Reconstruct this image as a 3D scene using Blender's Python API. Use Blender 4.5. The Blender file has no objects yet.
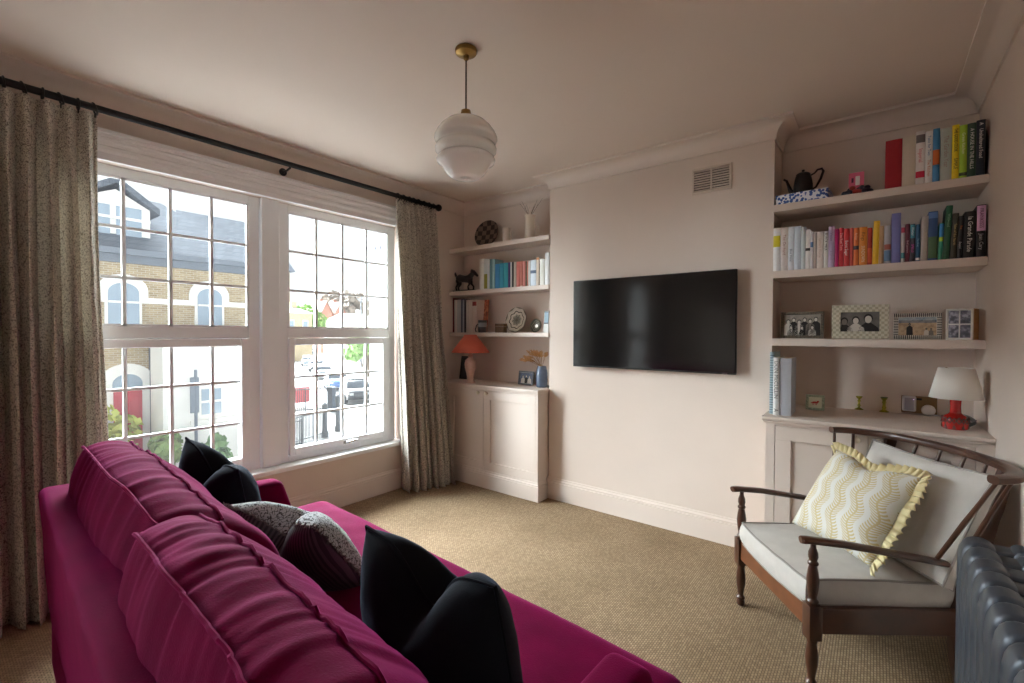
import bpy, bmesh, math, random
from mathutils import Vector, Matrix, noise
random.seed(7)
SC = bpy.context.scene
COL = SC.collection
PI = math.pi
R = math.radians

# ------------------------------------------------------------------ camera
CAM = Vector((3.2254, -3.1608, 1.3374))
FPX = 464.42
_a, _b, _c = R(37.984), R(-0.992), R(0.214)
_fw = Vector((-math.sin(_a)*math.cos(_b), math.cos(_a)*math.cos(_b), math.sin(_b)))
_r0 = Vector((math.cos(_a), math.sin(_a), 0))
_u0 = _r0.cross(_fw)
_rt = math.cos(_c)*_r0 + math.sin(_c)*_u0
_up = -math.sin(_c)*_r0 + math.cos(_c)*_u0
def at(u, v, ax, val):
    """the point of the real plane x/y/z = val that the surveyed sight line through (u, v) meets"""
    d = _fw + (u-512)/FPX*_rt - (v-341.5)/FPX*_up
    i = 'xyz'.index(ax)
    return CAM + d*((val-CAM[i])/d[i])
cd = bpy.data.cameras.new('camera')
cd.sensor_width = 36.0
cd.lens = FPX/1024*36.0
cd.clip_start = 0.02
cd.clip_end = 500
cam = bpy.data.objects.new('camera', cd)
COL.objects.link(cam)
m3 = Matrix((_rt, _up, -_fw)).transposed()
cam.matrix_world = Matrix.Translation(CAM) @ m3.to_4x4()
SC.camera = cam

# ------------------------------------------------------------------ materials
def lin(c):
    return tuple(((x/255)/12.92 if x/255 <= .04045 else ((x/255+.055)/1.055)**2.4) for x in c)
MATS = {}
def mat(name, col, rough=.6, metal=0., var=0., vscale=8., bump=0., bscale=60., sheen=0., sheen_tint=None, spec=.5, coat=0., trans=0., alpha=1., emit=None, estr=0., sss=0.):
    if name in MATS: return MATS[name]
    m = bpy.data.materials.new(name); m.use_nodes = True
    nt = m.node_tree; P = nt.nodes['Principled BSDF']
    c = lin(col)
    P.inputs['Base Color'].default_value = (*c, 1)
    P.inputs['Roughness'].default_value = rough
    P.inputs['Metallic'].default_value = metal
    P.inputs['Specular IOR Level'].default_value = spec
    P.inputs['Coat Weight'].default_value = coat
    P.inputs['Transmission Weight'].default_value = trans
    if sheen:
        P.inputs['Sheen Weight'].default_value = sheen
        P.inputs['Sheen Roughness'].default_value = .35
        if sheen_tint: P.inputs['Sheen Tint'].default_value = (*lin(sheen_tint), 1)
    if emit:
        P.inputs['Emission Color'].default_value = (*lin(emit), 1); P.inputs['Emission Strength'].default_value = estr
    tc = nt.nodes.new('ShaderNodeTexCoord')
    if var:
        n = nt.nodes.new('ShaderNodeTexNoise'); n.inputs['Scale'].default_value = vscale; n.inputs['Detail'].default_value = 5
        nt.links.new(tc.outputs['Object'], n.inputs['Vector'])
        r = nt.nodes.new('ShaderNodeValToRGB')
        r.color_ramp.elements[0].position = .3; r.color_ramp.elements[1].position = .7
        r.color_ramp.elements[0].color = (*[x*(1-var) for x in c], 1)
        r.color_ramp.elements[1].color = (*[min(1, x*(1+var)) for x in c], 1)
        nt.links.new(n.outputs['Fac'], r.inputs['Fac']); nt.links.new(r.outputs['Color'], P.inputs['Base Color'])
    if bump:
        n2 = nt.nodes.new('ShaderNodeTexNoise'); n2.inputs['Scale'].default_value = bscale; n2.inputs['Detail'].default_value = 4
        nt.links.new(tc.outputs['Object'], n2.inputs['Vector'])
        b = nt.nodes.new('ShaderNodeBump'); b.inputs['Strength'].default_value = bump; b.inputs['Distance'].default_value = .004
        nt.links.new(n2.outputs['Fac'], b.inputs['Height']); nt.links.new(b.outputs['Normal'], P.inputs['Normal'])
    MATS[name] = m
    return m
def nodes(m):
    nt = m.node_tree
    return nt, nt.nodes['Principled BSDF'], nt.nodes.new, nt.links.new
def ramp(nt, stops, interp='LINEAR'):
    r = nt.nodes.new('ShaderNodeValToRGB'); e = r.color_ramp.elements
    r.color_ramp.interpolation = interp
    e[0].position, e[0].color = stops[0][0], (*lin(stops[0][1]), 1)
    e[1].position, e[1].color = stops[-1][0], (*lin(stops[-1][1]), 1)
    for p, c in stops[1:-1]:
        k = e.new(p); k.color = (*lin(c), 1)
    return r

PLASTER = mat('plaster_pink', (215, 200, 188), .75, var=.02, vscale=3, bump=.04, bscale=40)
CEILING = mat('ceiling_pink', (218, 203, 191), .8, var=.015, vscale=2)
JOINERY = mat('joinery_pink', (217, 203, 192), .5, bump=.02, bscale=30)
UPVC = mat('white_frame', (238, 241, 244), .3)
TRIMW = mat('white_trim', (232, 231, 231), .4)
BARS = mat('glazing_bar', (226, 230, 234), .4)
BLACKM = mat('black_metal', (26, 25, 26), .45, metal=.3)
BRASS = mat('aged_brass', (150, 118, 66), .35, metal=1., var=.15, vscale=30)
CHROME = mat('chrome', (200, 200, 205), .2, metal=1.)
KNOB = mat('ivory_knob', (225, 215, 195), .3)
WOOD = mat('dark_walnut', (70, 40, 25), .35, var=.3, vscale=12, coat=.3)
WOODR = mat('red_brown_wood', (108, 62, 35), .4, var=.25, vscale=14, coat=.2)
LINEN = mat('grey_linen', (194, 189, 182), .85, var=.05, vscale=20, bump=.25, bscale=350, sheen=.2)
LINENB = mat('linen_piping', (150, 144, 138), .85)
VELVET = mat('magenta_velvet', (98, 0, 46), .85, var=.18, vscale=9, bump=.3, bscale=260, sheen=.28, sheen_tint=(255, 80, 185), spec=.05)
VELVET2 = mat('magenta_velvet_welt', (108, 2, 54), .85, sheen=.3, sheen_tint=(255, 100, 190), spec=.05)
BLACKV = mat('black_velvet', (20, 21, 26), .9, bump=.2, bscale=280, sheen=.22, sheen_tint=(140, 155, 185), spec=.08)
RAD = mat('anthracite_paint', (64, 69, 77), .4, metal=.3, bump=.04, bscale=300)
TVB = mat('tv_plastic', (10, 10, 11), .35)
TVS = mat('tv_screen', (5, 6, 8), .12, spec=.6)
PAGES = mat('book_pages', (226, 218, 200), .9)
PAPERW = mat('paper_white', (236, 234, 228), .8)

# plaster ripple and carpet weave
CARPET = mat('sisal_carpet', (184, 158, 120), .95)
nt, P, new, link = nodes(CARPET)
tc = new('ShaderNodeTexCoord'); mp = new('ShaderNodeMapping'); mp.inputs['Rotation'].default_value = (0, 0, R(90))
link(tc.outputs['Object'], mp.inputs['Vector'])
bk = new('ShaderNodeTexBrick'); bk.inputs['Scale'].default_value = 1.0
bk.inputs['Brick Width'].default_value = .0165; bk.inputs['Row Height'].default_value = .0100; bk.inputs['Mortar Size'].default_value = .0021; bk.inputs['Mortar Smooth'].default_value = 1.
bk.inputs['Color1'].default_value = (*lin((180, 154, 122)), 1); bk.inputs['Color2'].default_value = (*lin((154, 128, 98)), 1); bk.inputs['Mortar'].default_value = (*lin((92, 74, 54)), 1)
link(mp.outputs['Vector'], bk.inputs['Vector'])
nz = new('ShaderNodeTexNoise'); nz.inputs['Scale'].default_value = 2.2; nz.inputs['Detail'].default_value = 6
link(tc.outputs['Object'], nz.inputs['Vector'])
rp = ramp(nt, [(.3, (225, 222, 214)), (.7, (255, 255, 255))]); link(nz.outputs['Fac'], rp.inputs['Fac'])
mx = new('ShaderNodeMixRGB'); mx.blend_type = 'MULTIPLY'; mx.inputs['Fac'].default_value = 1
link(bk.outputs['Color'], mx.inputs[1]); link(rp.outputs['Color'], mx.inputs[2]); link(mx.outputs['Color'], P.inputs['Base Color'])
bp = new('ShaderNodeBump'); bp.inputs['Strength'].default_value = .8; bp.inputs['Distance'].default_value = .004; bp.invert = True
link(bk.outputs['Fac'], bp.inputs['Height']); link(bp.outputs['Normal'], P.inputs['Normal'])

def squiggle(name, base, dark, scale, w=.035, sheer=0.):
    m = mat(name, base, .9, sheen=.15); nt, P, new, link = nodes(m)
    tc = new('ShaderNodeTexCoord'); n = new('ShaderNodeTexNoise'); n.inputs['Scale'].default_value = scale; n.inputs['Detail'].default_value = 1.
    link(tc.outputs['Object'], n.inputs['Vector'])
    s = new('ShaderNodeMath'); s.operation = 'SUBTRACT'; s.inputs[1].default_value = .5; link(n.outputs['Fac'], s.inputs[0])
    a = new('ShaderNodeMath'); a.operation = 'ABSOLUTE'; link(s.outputs[0], a.inputs[0])
    r = ramp(nt, [(w*.6, dark), (w, base)]); link(a.outputs[0], r.inputs['Fac']); link(r.outputs['Color'], P.inputs['Base Color'])
    if sheer:
        tr = new('ShaderNodeBsdfTranslucent'); link(r.outputs['Color'], tr.inputs['Color'])
        ms = new('ShaderNodeMixShader'); ms.inputs['Fac'].default_value = sheer
        out = nt.nodes['Material Output']
        link(P.outputs[0], ms.inputs[1]); link(tr.outputs[0], ms.inputs[2]); link(ms.outputs[0], out.inputs['Surface'])
    return m
CURTAIN = squiggle('curtain_squiggle', (218, 211, 198), (132, 123, 112), 85, .045, .32)
GREYPAT = squiggle('grey_squiggle_fabric', (168, 172, 176), (46, 42, 40), 85, .05)

GLASS = bpy.data.materials.new('window_glass'); GLASS.use_nodes = True
nt = GLASS.node_tree; nt.nodes.clear()
o_ = nt.nodes.new('ShaderNodeOutputMaterial'); t_ = nt.nodes.new('ShaderNodeBsdfTransparent'); g_ = nt.nodes.new('ShaderNodeBsdfGlossy'); x_ = nt.nodes.new('ShaderNodeMixShader'); lw_ = nt.nodes.new('ShaderNodeLayerWeight'); pw_ = nt.nodes.new('ShaderNodeMath'); f_ = nt.nodes.new('ShaderNodeMath')
t_.inputs['Color'].default_value = (.95, .97, .965, 1); g_.inputs['Roughness'].default_value = .02; lw_.inputs['Blend'].default_value = .5; pw_.operation = 'POWER'; pw_.inputs[1].default_value = 5; f_.operation = 'MULTIPLY_ADD'; f_.inputs[1].default_value = .9; f_.inputs[2].default_value = .025; nt.links.new(lw_.outputs['Facing'], pw_.inputs[0]); nt.links.new(pw_.outputs[0], f_.inputs[0])
d_ = nt.nodes.new('ShaderNodeBsdfTranslucent'); d_.inputs['Color'].default_value = (.95, .97, 1, 1); y_ = nt.nodes.new('ShaderNodeMixShader'); y_.inputs[0].default_value = .004   # faint translucent veil, imitates glare washing out the street view
nt.links.new(t_.outputs[0], y_.inputs[1]); nt.links.new(d_.outputs[0], y_.inputs[2])
nt.links.new(f_.outputs[0], x_.inputs[0]); nt.links.new(y_.outputs[0], x_.inputs[1]); nt.links.new(g_.outputs[0], x_.inputs[2]); nt.links.new(x_.outputs[0], o_.inputs[0])

# ------------------------------------------------------------------ mesh helpers
class MB:
    def __init__(s): s.bm = bmesh.new(); s.mi = 0
    def face(s, vs):
        try:
            f = s.bm.faces.new(vs); f.material_index = s.mi; return f
        except ValueError: return None
    def box(s, x0, x1, y0, y1, z0, z1, bev=0., seg=2):
        vs = [s.bm.verts.new((x, y, z)) for z in (z0, z1) for y in (y0, y1) for x in (x0, x1)]
        fs = [s.face([vs[i] for i in q]) for q in ((0, 2, 3, 1), (4, 5, 7, 6), (0, 1, 5, 4), (2, 6, 7, 3), (0, 4, 6, 2), (1, 3, 7, 5))]
        if bev:
            es = {e for f in fs for e in f.edges}
            bmesh.ops.bevel(s.bm, geom=list(es), offset=bev, segments=seg, affect='EDGES', profile=.5, clamp_overlap=True, material=s.mi)
        return s
    def obox(s, c, ax, ay, az, hx, hy, hz, bev=0.):
        """box by centre, three unit axes and half sizes"""
        n0 = len(s.bm.verts); old = set(s.bm.verts)
        s.box(-hx, hx, -hy, hy, -hz, hz, bev)
        M = Matrix((ax, ay, az)).transposed().to_4x4(); M.translation = c
        for v in s.bm.verts:
            if v not in old: v.co = M @ v.co
        return s
    def bar(s, p, q, w, h, up=Vector((0, 0, 1)), bev=0.):
        p, q = Vector(p), Vector(q); d = (q-p); L = d.length; d.normalize()
        side = d.cross(Vector(up)).normalized(); u = side.cross(d)
        return s.obox((p+q)/2, d, side, u, L/2, w/2, h/2, bev)
    def rings(s, rs, cap=True, close=False):
        R_ = [[s.bm.verts.new(p) for p in r] for r in rs]
        n = len(R_[0]); k = len(R_)
        for i in range(k if close else k-1):
            a, b = R_[i], R_[(i+1) % k]
            for j in range(n): s.face([a[j], a[(j+1) % n], b[(j+1) % n], b[j]])
        if cap and not close:
            s.face(R_[0][::-1]); s.face(R_[-1])
        return s
    def lathe(s, prof, o=(0, 0, 0), n=24, axis=None, cap=True):
        o = Vector(o); rs = []
        ax = Vector(axis).normalized() if axis else Vector((0, 0, 1))
        q = Vector((0, 0, 1)).rotation_difference(ax)
        for r, z in prof:
            rs.append([o + q @ Vector((max(r, 1e-4)*math.cos(2*PI*i/n), max(r, 1e-4)*math.sin(2*PI*i/n), z)) for i in range(n)])
        return s.rings(rs, cap)
    def tube(s, pts, r, n=8, cap=True, close=False, flat=1., upv=None):
        pts = [Vector(p) for p in pts]; rs = []; N = len(pts)
        prev = None
        for i, p in enumerate(pts):
            if close: d = pts[(i+1) % N]-pts[i-1]
            else: d = pts[min(i+1, N-1)]-pts[max(i-1, 0)]
            d.normalize()
            if upv is not None: a = Vector(upv)
            elif prev is None: a = Vector((0, 0, 1)) if abs(d.z) < .9 else Vector((1, 0, 0))
            else: a = prev
            u = (a - d*a.dot(d)).normalized(); w = d.cross(u); prev = u
            rr = r[i] if isinstance(r, (list, tuple)) else r
            rs.append([p + u*rr*flat*math.sin(2*PI*j/n) + w*rr*math.cos(2*PI*j/n) for j in range(n)])
        return s.rings(rs, cap, close)
    def prism(s, poly, d, o=(0, 0, 0), ux=(1, 0, 0), uy=(0, 0, 1), bev=0.):
        """closed outline in the plane (ux, uy) through o, thickened by vector d"""
        o, ux, uy, d = Vector(o), Vector(ux), Vector(uy), Vector(d)
        a = [s.bm.verts.new(o+ux*p[0]+uy*p[1]) for p in poly]; b = [s.bm.verts.new(v.co+d) for v in a]
        n = len(a); s.face(a[::-1]); s.face(b)
        for i in range(n): s.face([a[i], a[(i+1) % n], b[(i+1) % n], b[i]])
        return s
    def ball(s, c, rx, ry=None, rz=None, n=16, m=10):
        ry = ry or rx; rz = rz or rx; c = Vector(c)
        return s.rings([[c+Vector((rx*max(math.sin(PI*k/m), 1e-3)*math.cos(2*PI*i/n), ry*max(math.sin(PI*k/m), 1e-3)*math.sin(2*PI*i/n), -rz*math.cos(PI*k/m))) for i in range(n)] for k in range(m+1)])
    def sheet(s, f, nu, nv, closed_u=False):
        g = [[s.bm.verts.new(f(i/(nu-(0 if closed_u else 1)), j/(nv-1))) for i in range(nu)] for j in range(nv)]
        for j in range(nv-1):
            for i in range(nu if closed_u else nu-1):
                k = (i+1) % nu
                s.face([g[j][i], g[j][k], g[j+1][k], g[j+1][i]])
        return s
    def sweep(s, path, prof, inside=1):
        """mitred moulding: path is a list of (x, y); prof a closed list of (out, z); out is to the left of travel * inside"""
        P2 = [Vector(p) for p in path]; rs = []; N = len(P2)
        for i, p in enumerate(P2):
            def nrm(a, b):
                d = (b-a).normalized(); return Vector((-d.y, d.x))*inside
            if i == 0: m = nrm(P2[0], P2[1])
            elif i == N-1: m = nrm(P2[-2], P2[-1])
            else:
                a, b = nrm(P2[i-1], p), nrm(p, P2[i+1]); m = (a+b); m = m/(max(m.dot(a), .2))
            rs.append([Vector((p.x+m.x*o, p.y+m.y*o, z)) for o, z in prof])
        return s.rings(rs)
    def build(s, name, material=None, parent=None, smooth=False, ang=35):
        bmesh.ops.remove_doubles(s.bm, verts=s.bm.verts, dist=1e-6)
        bmesh.ops.recalc_face_normals(s.bm, faces=s.bm.faces)
        me = bpy.data.meshes.new(name); s.bm.to_mesh(me); s.bm.free()
        ms = material if isinstance(material, (list, tuple)) else [material]
        for m in ms: me.materials.append(m)
        if smooth:
            me.polygons.foreach_set('use_smooth', [True]*len(me.polygons))
            me.set_sharp_from_angle(angle=R(ang))
        o = bpy.data.objects.new(name, me); COL.objects.link(o)
        if parent is not None: o.parent = parent
        return o
def tag(o, label, cat, group=None, kind=None):
    o['label'] = label; o['category'] = cat
    if group: o['group'] = group
    if kind: o['kind'] = kind
    return o
def structure(o): o['kind'] = 'structure'; return o
def thing(name, label, cat, loc=(0, 0, 0), rz=0., group=None, rot=None):
    o = bpy.data.objects.new(name, None); COL.objects.link(o); o.empty_display_size = .1
    o.location = loc; o.rotation_euler = rot if rot else (0, 0, rz)
    return tag(o, label, cat, group)
def copy_tree(o, parent=None):
    c = o.copy(); COL.objects.link(c)
    if parent is not None: c.parent = parent
    for ch in [x for x in bpy.data.objects if x.parent == o]: copy_tree(ch, c)
    return c
def lettering(txt, size, loc, rot, m, parent, width=None, name='lettering', align='CENTER'):
    cu = bpy.data.curves.new(name, 'FONT'); cu.body = txt; cu.size = size; cu.align_x = align; cu.align_y = 'CENTER'; cu.extrude = .0002; cu.resolution_u = 2
    cu.materials.append(m)
    tmp = bpy.data.objects.new(name, cu); COL.objects.link(tmp)
    dg = bpy.context.evaluated_depsgraph_get(); dg.update()
    me = bpy.data.meshes.new_from_object(tmp.evaluated_get(dg)); me.name = name
    bpy.data.objects.remove(tmp); bpy.data.curves.remove(cu)
    if not me.materials: me.materials.append(m)
    o = bpy.data.objects.new(name, me); COL.objects.link(o); o.location = loc; o.rotation_euler = rot; o.parent = parent
    xs = [v.co.x for v in me.vertices]; w = max(max(xs)-min(xs), 1e-4) if xs else 1e-4
    if width and w > width: o.scale = (width/w, 1, 1)
    return o
def subsurf(o, lv=1):
    md = o.modifiers.new('smooth', 'SUBSURF'); md.levels = lv; md.render_levels = lv
    return o
def rad_at(px, u, P_):
    """radius of an upright round thing at P_ that spans px pixels of the survey around column u"""
    z = (P_-CAM).dot(_fw); return px/2*z/FPX*math.cos(math.atan((u-512)/FPX))
def nz3(p, s=1., seed=0.): return noise.noise(Vector((p[0]*s+seed, p[1]*s-seed*1.7, p[2]*s+seed*.6)))
# ================================================================== THE ROOM
H = 2.60; W = 3.643; X1, X2 = 1.1425, 2.74; AL, AR = .195, .275; YR = -5.6
OY0, OY1, OZ0, OZ1 = -2.745, -.58, .41, 2.25        # the window opening
structure(MB().box(-.25, W+.2, YR-.2, .6, -.15, 0).build('floor', CARPET))
structure(MB().box(-.25, W+.2, YR-.2, .6, H, H+.15).build('ceiling', CEILING))
mb = MB()
mb.box(-.25, 0, YR-.2, -5.06, 0, H); mb.box(-.25, 0, -4.33, OY0, 0, H); mb.box(-.25, 0, OY1, .6, 0, H)
mb.box(-.25, 0, -5.06, -4.33, 0, OZ0-.03); mb.box(-.25, 0, -5.06, -4.33, OZ1, H)
mb.box(-.25, 0, OY0, OY1, 0, OZ0-.03); mb.box(-.25, 0, OY0, OY1, OZ1, H)
structure(mb.build('wall_left', PLASTER))
mb = MB(); mb.box(0, X1, AL, .6, 0, H); mb.box(X1, X2, 0, .6, 0, H); mb.box(X2, W, AR, .6, 0, H)
structure(mb.build('wall_back', PLASTER))
structure(MB().box(W, W+.2, YR-.2, .6, 0, H).build('wall_right', PLASTER))
structure(MB().box(0, W, YR-.2, YR, 0, H).build('wall_rear', PLASTER))
PATH = [(0, YR), (0, AL), (X1, AL), (X1, 0), (X2, 0), (X2, AR), (W, AR), (W, YR)]
def cove(p, d):
    pr = [(0, H), (0, H-d-.012), (.010, H-d-.012), (.010, H-d)]
    for i in range(9):
        t = i/8*PI/2
        pr.append((.010+(p-.02)*(1-math.cos(t)), H-d+(d-.014)*math.sin(t)))
    pr += [(p, H-.014), (p, H)]
    return pr
structure(MB().sweep(PATH, cove(.105, .088), -1).build('trim_1', JOINERY, smooth=True, ang=25))
SK = [(0, 0), (0, .172), (.006, .172), (.008, .160), (.014, .152), (.015, .142), (.011, .139), (.018, .136), (.018, 0)]
structure(MB().sweep([(0, YR), (0, AL)], SK, -1).build('baseboard_left', JOINERY))
structure(MB().sweep([(X1, AL), (X1, 0), (X2, 0), (X2, AR)], SK, -1).build('baseboard_back', JOINERY))
structure(MB().sweep([(W, AR), (W, YR)], SK, -1).build('baseboard_right', JOINERY))
structure(MB().sweep([(W, YR), (0, YR)], SK, -1).build('baseboard_rear', JOINERY))
# reeded head board over the window, side architraves and sill
mb = MB()
prof = [(0, 2.245), (0, 2.40), (.040, 2.40), (.040, 2.392), (.052, 2.388), (.052, 2.378), (.040, 2.374), (.034, 2.362), (.043, 2.352), (.043, 2.338), (.034, 2.330), (.030, 2.318), (.036, 2.310), (.036, 2.296), (.026, 2.288), (.020, 2.282), (.020, 2.25), (.026, 2.248), (.026, 2.243), (0, 2.243)]
mb.sweep([(0, -2.86), (0, -.50)], prof, -1)
structure(mb.build('trim_2', TRIMW))
mb = MB(); mb.box(-.03, .022, OY1, OY1+.075, OZ0, 2.243, .004); mb.box(-.03, .022, OY0-.075, OY0, OZ0, 2.243, .004)
structure(mb.build('trim_3', TRIMW))
structure(MB().box(-.20, .045, OY0-.06, OY1+.06, OZ0-.032, OZ0, .006).build('window_sill', TRIMW))
structure(MB().box(-.16, -.045, -1.722, -1.602, OZ0, OZ1, .004).build('trim_4', UPVC))

def window(name, g0, g1, l0, l1):
    """g0..g1 upper glass, l0..l1 lower glass (y)"""
    y0, y1 = g0-.067, g1+.067
    fx0, fx1 = -.13, -.074
    mb = MB()
    mb.box(fx0, fx1, y0, g0, OZ0, OZ1, .004); mb.box(fx0, fx1, g1, y1, OZ0, OZ1, .004)
    mb.box(fx0, fx1, g0, g1, 2.195, OZ1, .004); mb.box(fx0, fx1, g0, g1, 1.30, 1.37, .004); mb.box(fx0, fx1, g0, g1, OZ0, .452, .004)
    # glazing beads round the upper light
    for a in ((g0, g0+.012, 1.37, 2.195), (g1-.012, g1, 1.37, 2.195)): mb.box(-.088, -.078, a[0], a[1], a[2], a[3])
    for a in ((1.37, 1.382), (2.183, 2.195)): mb.box(-.088, -.078, g0, g1, a[0], a[1])
    root = structure(mb.build(name, UPVC))
    sx0, sx1 = -.12, -.056
    mb = MB(); s0, s1 = g0+.003, g1-.003
    mb.box(sx0, sx1, s0, l0, .455, 1.298, .006); mb.box(sx0, sx1, l1, s1, .455, 1.298, .006)
    mb.box(sx0, sx1, l0, l1, 1.247, 1.298, .006); mb.box(sx0, sx1, l0, l1, .455, .505, .006)
    mb.build('window_sash', UPVC, root)
    mb = MB()
    def bars(a0, a1, ys, z0, z1, zs):
        for y in ys: mb.box(-.098, -.078, y-.009, y+.009, z0, z1)
        for z in zs: mb.box(-.0975, -.0785, a0, a1, z-.008, z+.008)
    step = (g1-g0)/4
    ys = [g0+step*k for k in (1, 2, 3)]
    bars(g0, g1, ys, 1.37, 2.195, (1.64, 1.919)); bars(l0, l1, ys, .505, 1.247, (.738, 1.0146))
    mb.build('glazing_bars', BARS, root)
    mb = MB(); mb.box(-.096, -.090, g0, g1, 1.37, 2.195); mb.build('upper_glass', GLASS, root)
    mb = MB(); mb.box(-.096, -.090, l0, l1, .505, 1.247); mb.build('lower_glass', GLASS, root)
    ym = (l0+l1)/2+.03
    mb = MB(); mb.box(-.056, -.046, ym-.03, ym+.03, .462, .486, .003)
    mb.tube([(-.050, ym-.01, .474), (-.026, ym, .480), (-.020, ym+.03, .484), (-.019, ym+.075, .486)], [.010, .009, .008, .007], 8)
    mb.build('window_handle', CHROME, root, smooth=True)
window('window_1', -2.665, -1.793, -2.61, -1.849)
window('window_2', -1.533, -.664, -1.49, -.73)
window('window_3', -4.99, -4.40, -4.94, -4.45)

# ------------------------------------------------------------------ curtain pole and curtains
RX, RZ = .10, 2.471
t = thing('curtain_rod', 'long black curtain pole over the window with ball ends and rings', 'curtain rod', (0, 0, 0))
mb = MB(); mb.tube([(RX, -3.32, RZ), (RX, -.265, RZ)], .0175, 14); mb.build('pole', BLACKM, t, True)
for y in (-.245, -3.34): mb = MB(); mb.ball((RX, y, RZ), .031); mb.build('finial', BLACKM, t, True)
for y in (-.33, -1.60, -3.2):
    mb = MB(); mb.lathe([(.026, 0), (.026, .006), (.012, .010), (.009, .02)], (0.0, y, RZ-.03), 14, (1, 0, 0)); mb.tube([(.005, y, RZ-.03), (.06, y, RZ-.03), (RX, y, RZ-.024), (RX, y, RZ-.012)], .007, 8)
    mb.build('bracket', BLACKM, t, True)
def ring_at(y, tilt):
    mb = MB(); mb.tube([(RX+.026*math.cos(a), y+.010*tilt*math.sin(a), RZ-.006+.026*math.sin(a)) for a in [2*PI*k/16 for k in range(16)]], .0045, 6, close=True)
    mb.tube([(RX+.002, y, RZ-.032), (RX+.002, y, RZ-.05)], .003, 6)
    mb.build('curtain_ring', BLACKM, t, True)
for i in range(11): ring_at(-3.22+i*.0625, random.uniform(-1, 1))
for i in range(8): ring_at(-.70+i*.055, random.uniform(-1, 1))
def curtain(label, ytop, ybot, xbot, npl, seed, zb=.006):
    def f(s, v):
        # v 0 top .. 1 bottom
        e = v**1.3
        y = (ytop[0]*(1-s)+ytop[1]*s)*(1-e) + (ybot[0]*(1-s)+ybot[1]*s)*e
        xc = RX + .002 + (xbot[0]*(1-s)+xbot[1]*s-RX)*e
        amp = .026+.030*min(1, v*2.2)+.018*v
        ph = 2*PI*npl*s + 1.1*nz3((s*3, v*1.1, 0), 1, seed) + .5*math.sin(seed+7*s)
        a = math.sin(ph); a = math.copysign(abs(a)**.75, a)
        a += .35*math.sin(2.3*ph+seed)*min(1, v*1.5)
        if v < .045: a *= .8
        x = xc + amp*a + .010*nz3((s*9, v*3, 1), 1, seed)
        y += .018*math.sin(2*ph)*min(1, v*2) + .02*v*nz3((s*4, v*2, 4), 1, seed)
        z = (RZ-.034)*(1-v) + zb*v
        if v > .93: z = max(zb, z + .012*nz3((s*8, 0, 0), 1, seed)); x += (v-.93)*.5*nz3((s*6, 2, 0), 1, seed)
        return Vector((max(x, .052 if v > .05 else .07), y, z))
    mb = MB(); mb.sheet(f, npl*16+1, 60)
    o = mb.build('curtain', CURTAIN, None, True, 80)
    md = o.modifiers.new('thickness', 'SOLIDIFY'); md.thickness = .004; md.offset = 0
    return tag(o, label, 'curtain', 'patterned curtains at the window')
curtain('cream squiggle-print curtain hanging behind the pink sofa', (-3.24, -2.585), (-3.27, -2.555), (.17, .20), 10, 3.3)
curtain('cream squiggle-print curtain hanging beside the alcove with the terracotta lamp', (-.735, -.285), (-.655, -.215), (.13, .265), 8, 8.1)

# ------------------------------------------------------------------ pendant
t = thing('pendant_lamp', 'white ribbed glass globe pendant on a cord from a brass ceiling rose', 'ceiling light', (1.776, -1.644, H))
mb = MB(); mb.lathe([(.046, 0), (.049, -.004), (.049, -.014), (.045, -.020), (.030, -.025), (.013, -.029), (.012, -.044), (.006, -.050)], n=28); mb.build('ceiling_rose', BRASS, t, True)
mb = MB(); mb.tube([(0, 0, -.04), (0, 0, -.296)], .0035, 8); mb.build('cord', mat('brown_flex', (70, 52, 38), .7), t, True)
OPAL = mat('opal_glass', (250, 251, 246), .15, spec=.6, coat=.4)
nt, P, new, link = nodes(OPAL)
P.inputs['Subsurface Weight'].default_value = .35; P.inputs['Subsurface Radius'].default_value = (.05, .05, .05)
mb = MB()
pr = [(.020, -0.288), (.022, -0.301), (.055, -0.308), (.088, -0.323), (.112, -0.344), (.128, -0.366), (.138, -0.386), (.140, -0.398), (.136, -0.407), (.126, -0.414), (.124, -0.420), (.131, -0.428), (.137, -0.440), (.136, -0.451), (.128, -0.460), (.118, -0.466), (.117, -0.472), (.126, -0.479), (.131, -0.489), (.128, -0.499), (.117, -0.507), (.108, -0.512), (.098, -0.531), (.083, -0.551), (.066, -0.566), (.058, -0.570), (.040, -0.572), (.001, -0.573)]
mb.lathe(pr, n=40, cap=False); sh = mb.build('lamp_shade', OPAL, t, True, 60)
md = sh.modifiers.new('thickness', 'SOLIDIFY'); md.thickness = .004; md.offset = -1
mb = MB(); mb.lathe([(.008, -0.266), (.021, -0.271), (.024, -0.288), (.024, -0.306), (.018, -0.308)], n=20); mb.build('lamp_fitting', BRASS, t, True)

# ------------------------------------------------------------------ television and wall vent
t = thing('television', 'large black flat television hung on the chimney breast', 'television', (1.9775, -.025, 1.4135))
hw, hh = .577, .327
mb = MB(); mb.box(-hw, hw, -.036, -.012, -hh, hh, .004); mb.box(-hw+.12, hw-.12, -.012, .008, -hh+.06, hh-.10, .004); mb.build('casing', TVB, t)
mb = MB(); mb.box(-hw+.006, hw-.006, -.0375, -.0355, -hh+.012, hh-.006); mb.build('screen', TVS, t)
mb = MB(); mb.box(-.2, .2, .008, .024, -.15, .15); mb.build('wall_bracket', BLACKM, t)
mb = MB(); mb.box(hw-.08, hw-.05, -.0385, -.036, -hh+.003, -hh+.009); mb.build('sensor_badge', CHROME, t)
a, b = at(691.9, 173, 'y', -.008), at(731.5, 189.7, 'y', -.008)
t = thing('air_vent', 'cream louvred air vent high on the chimney breast above the television', 'vent', ((a.x+b.x)/2, 0, at(711.5, 179.3, 'y', 0).z))
hw, hh = (b.x-a.x)/2, .083
VENT = mat('vent_cream', (206, 192, 178), .5)
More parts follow.
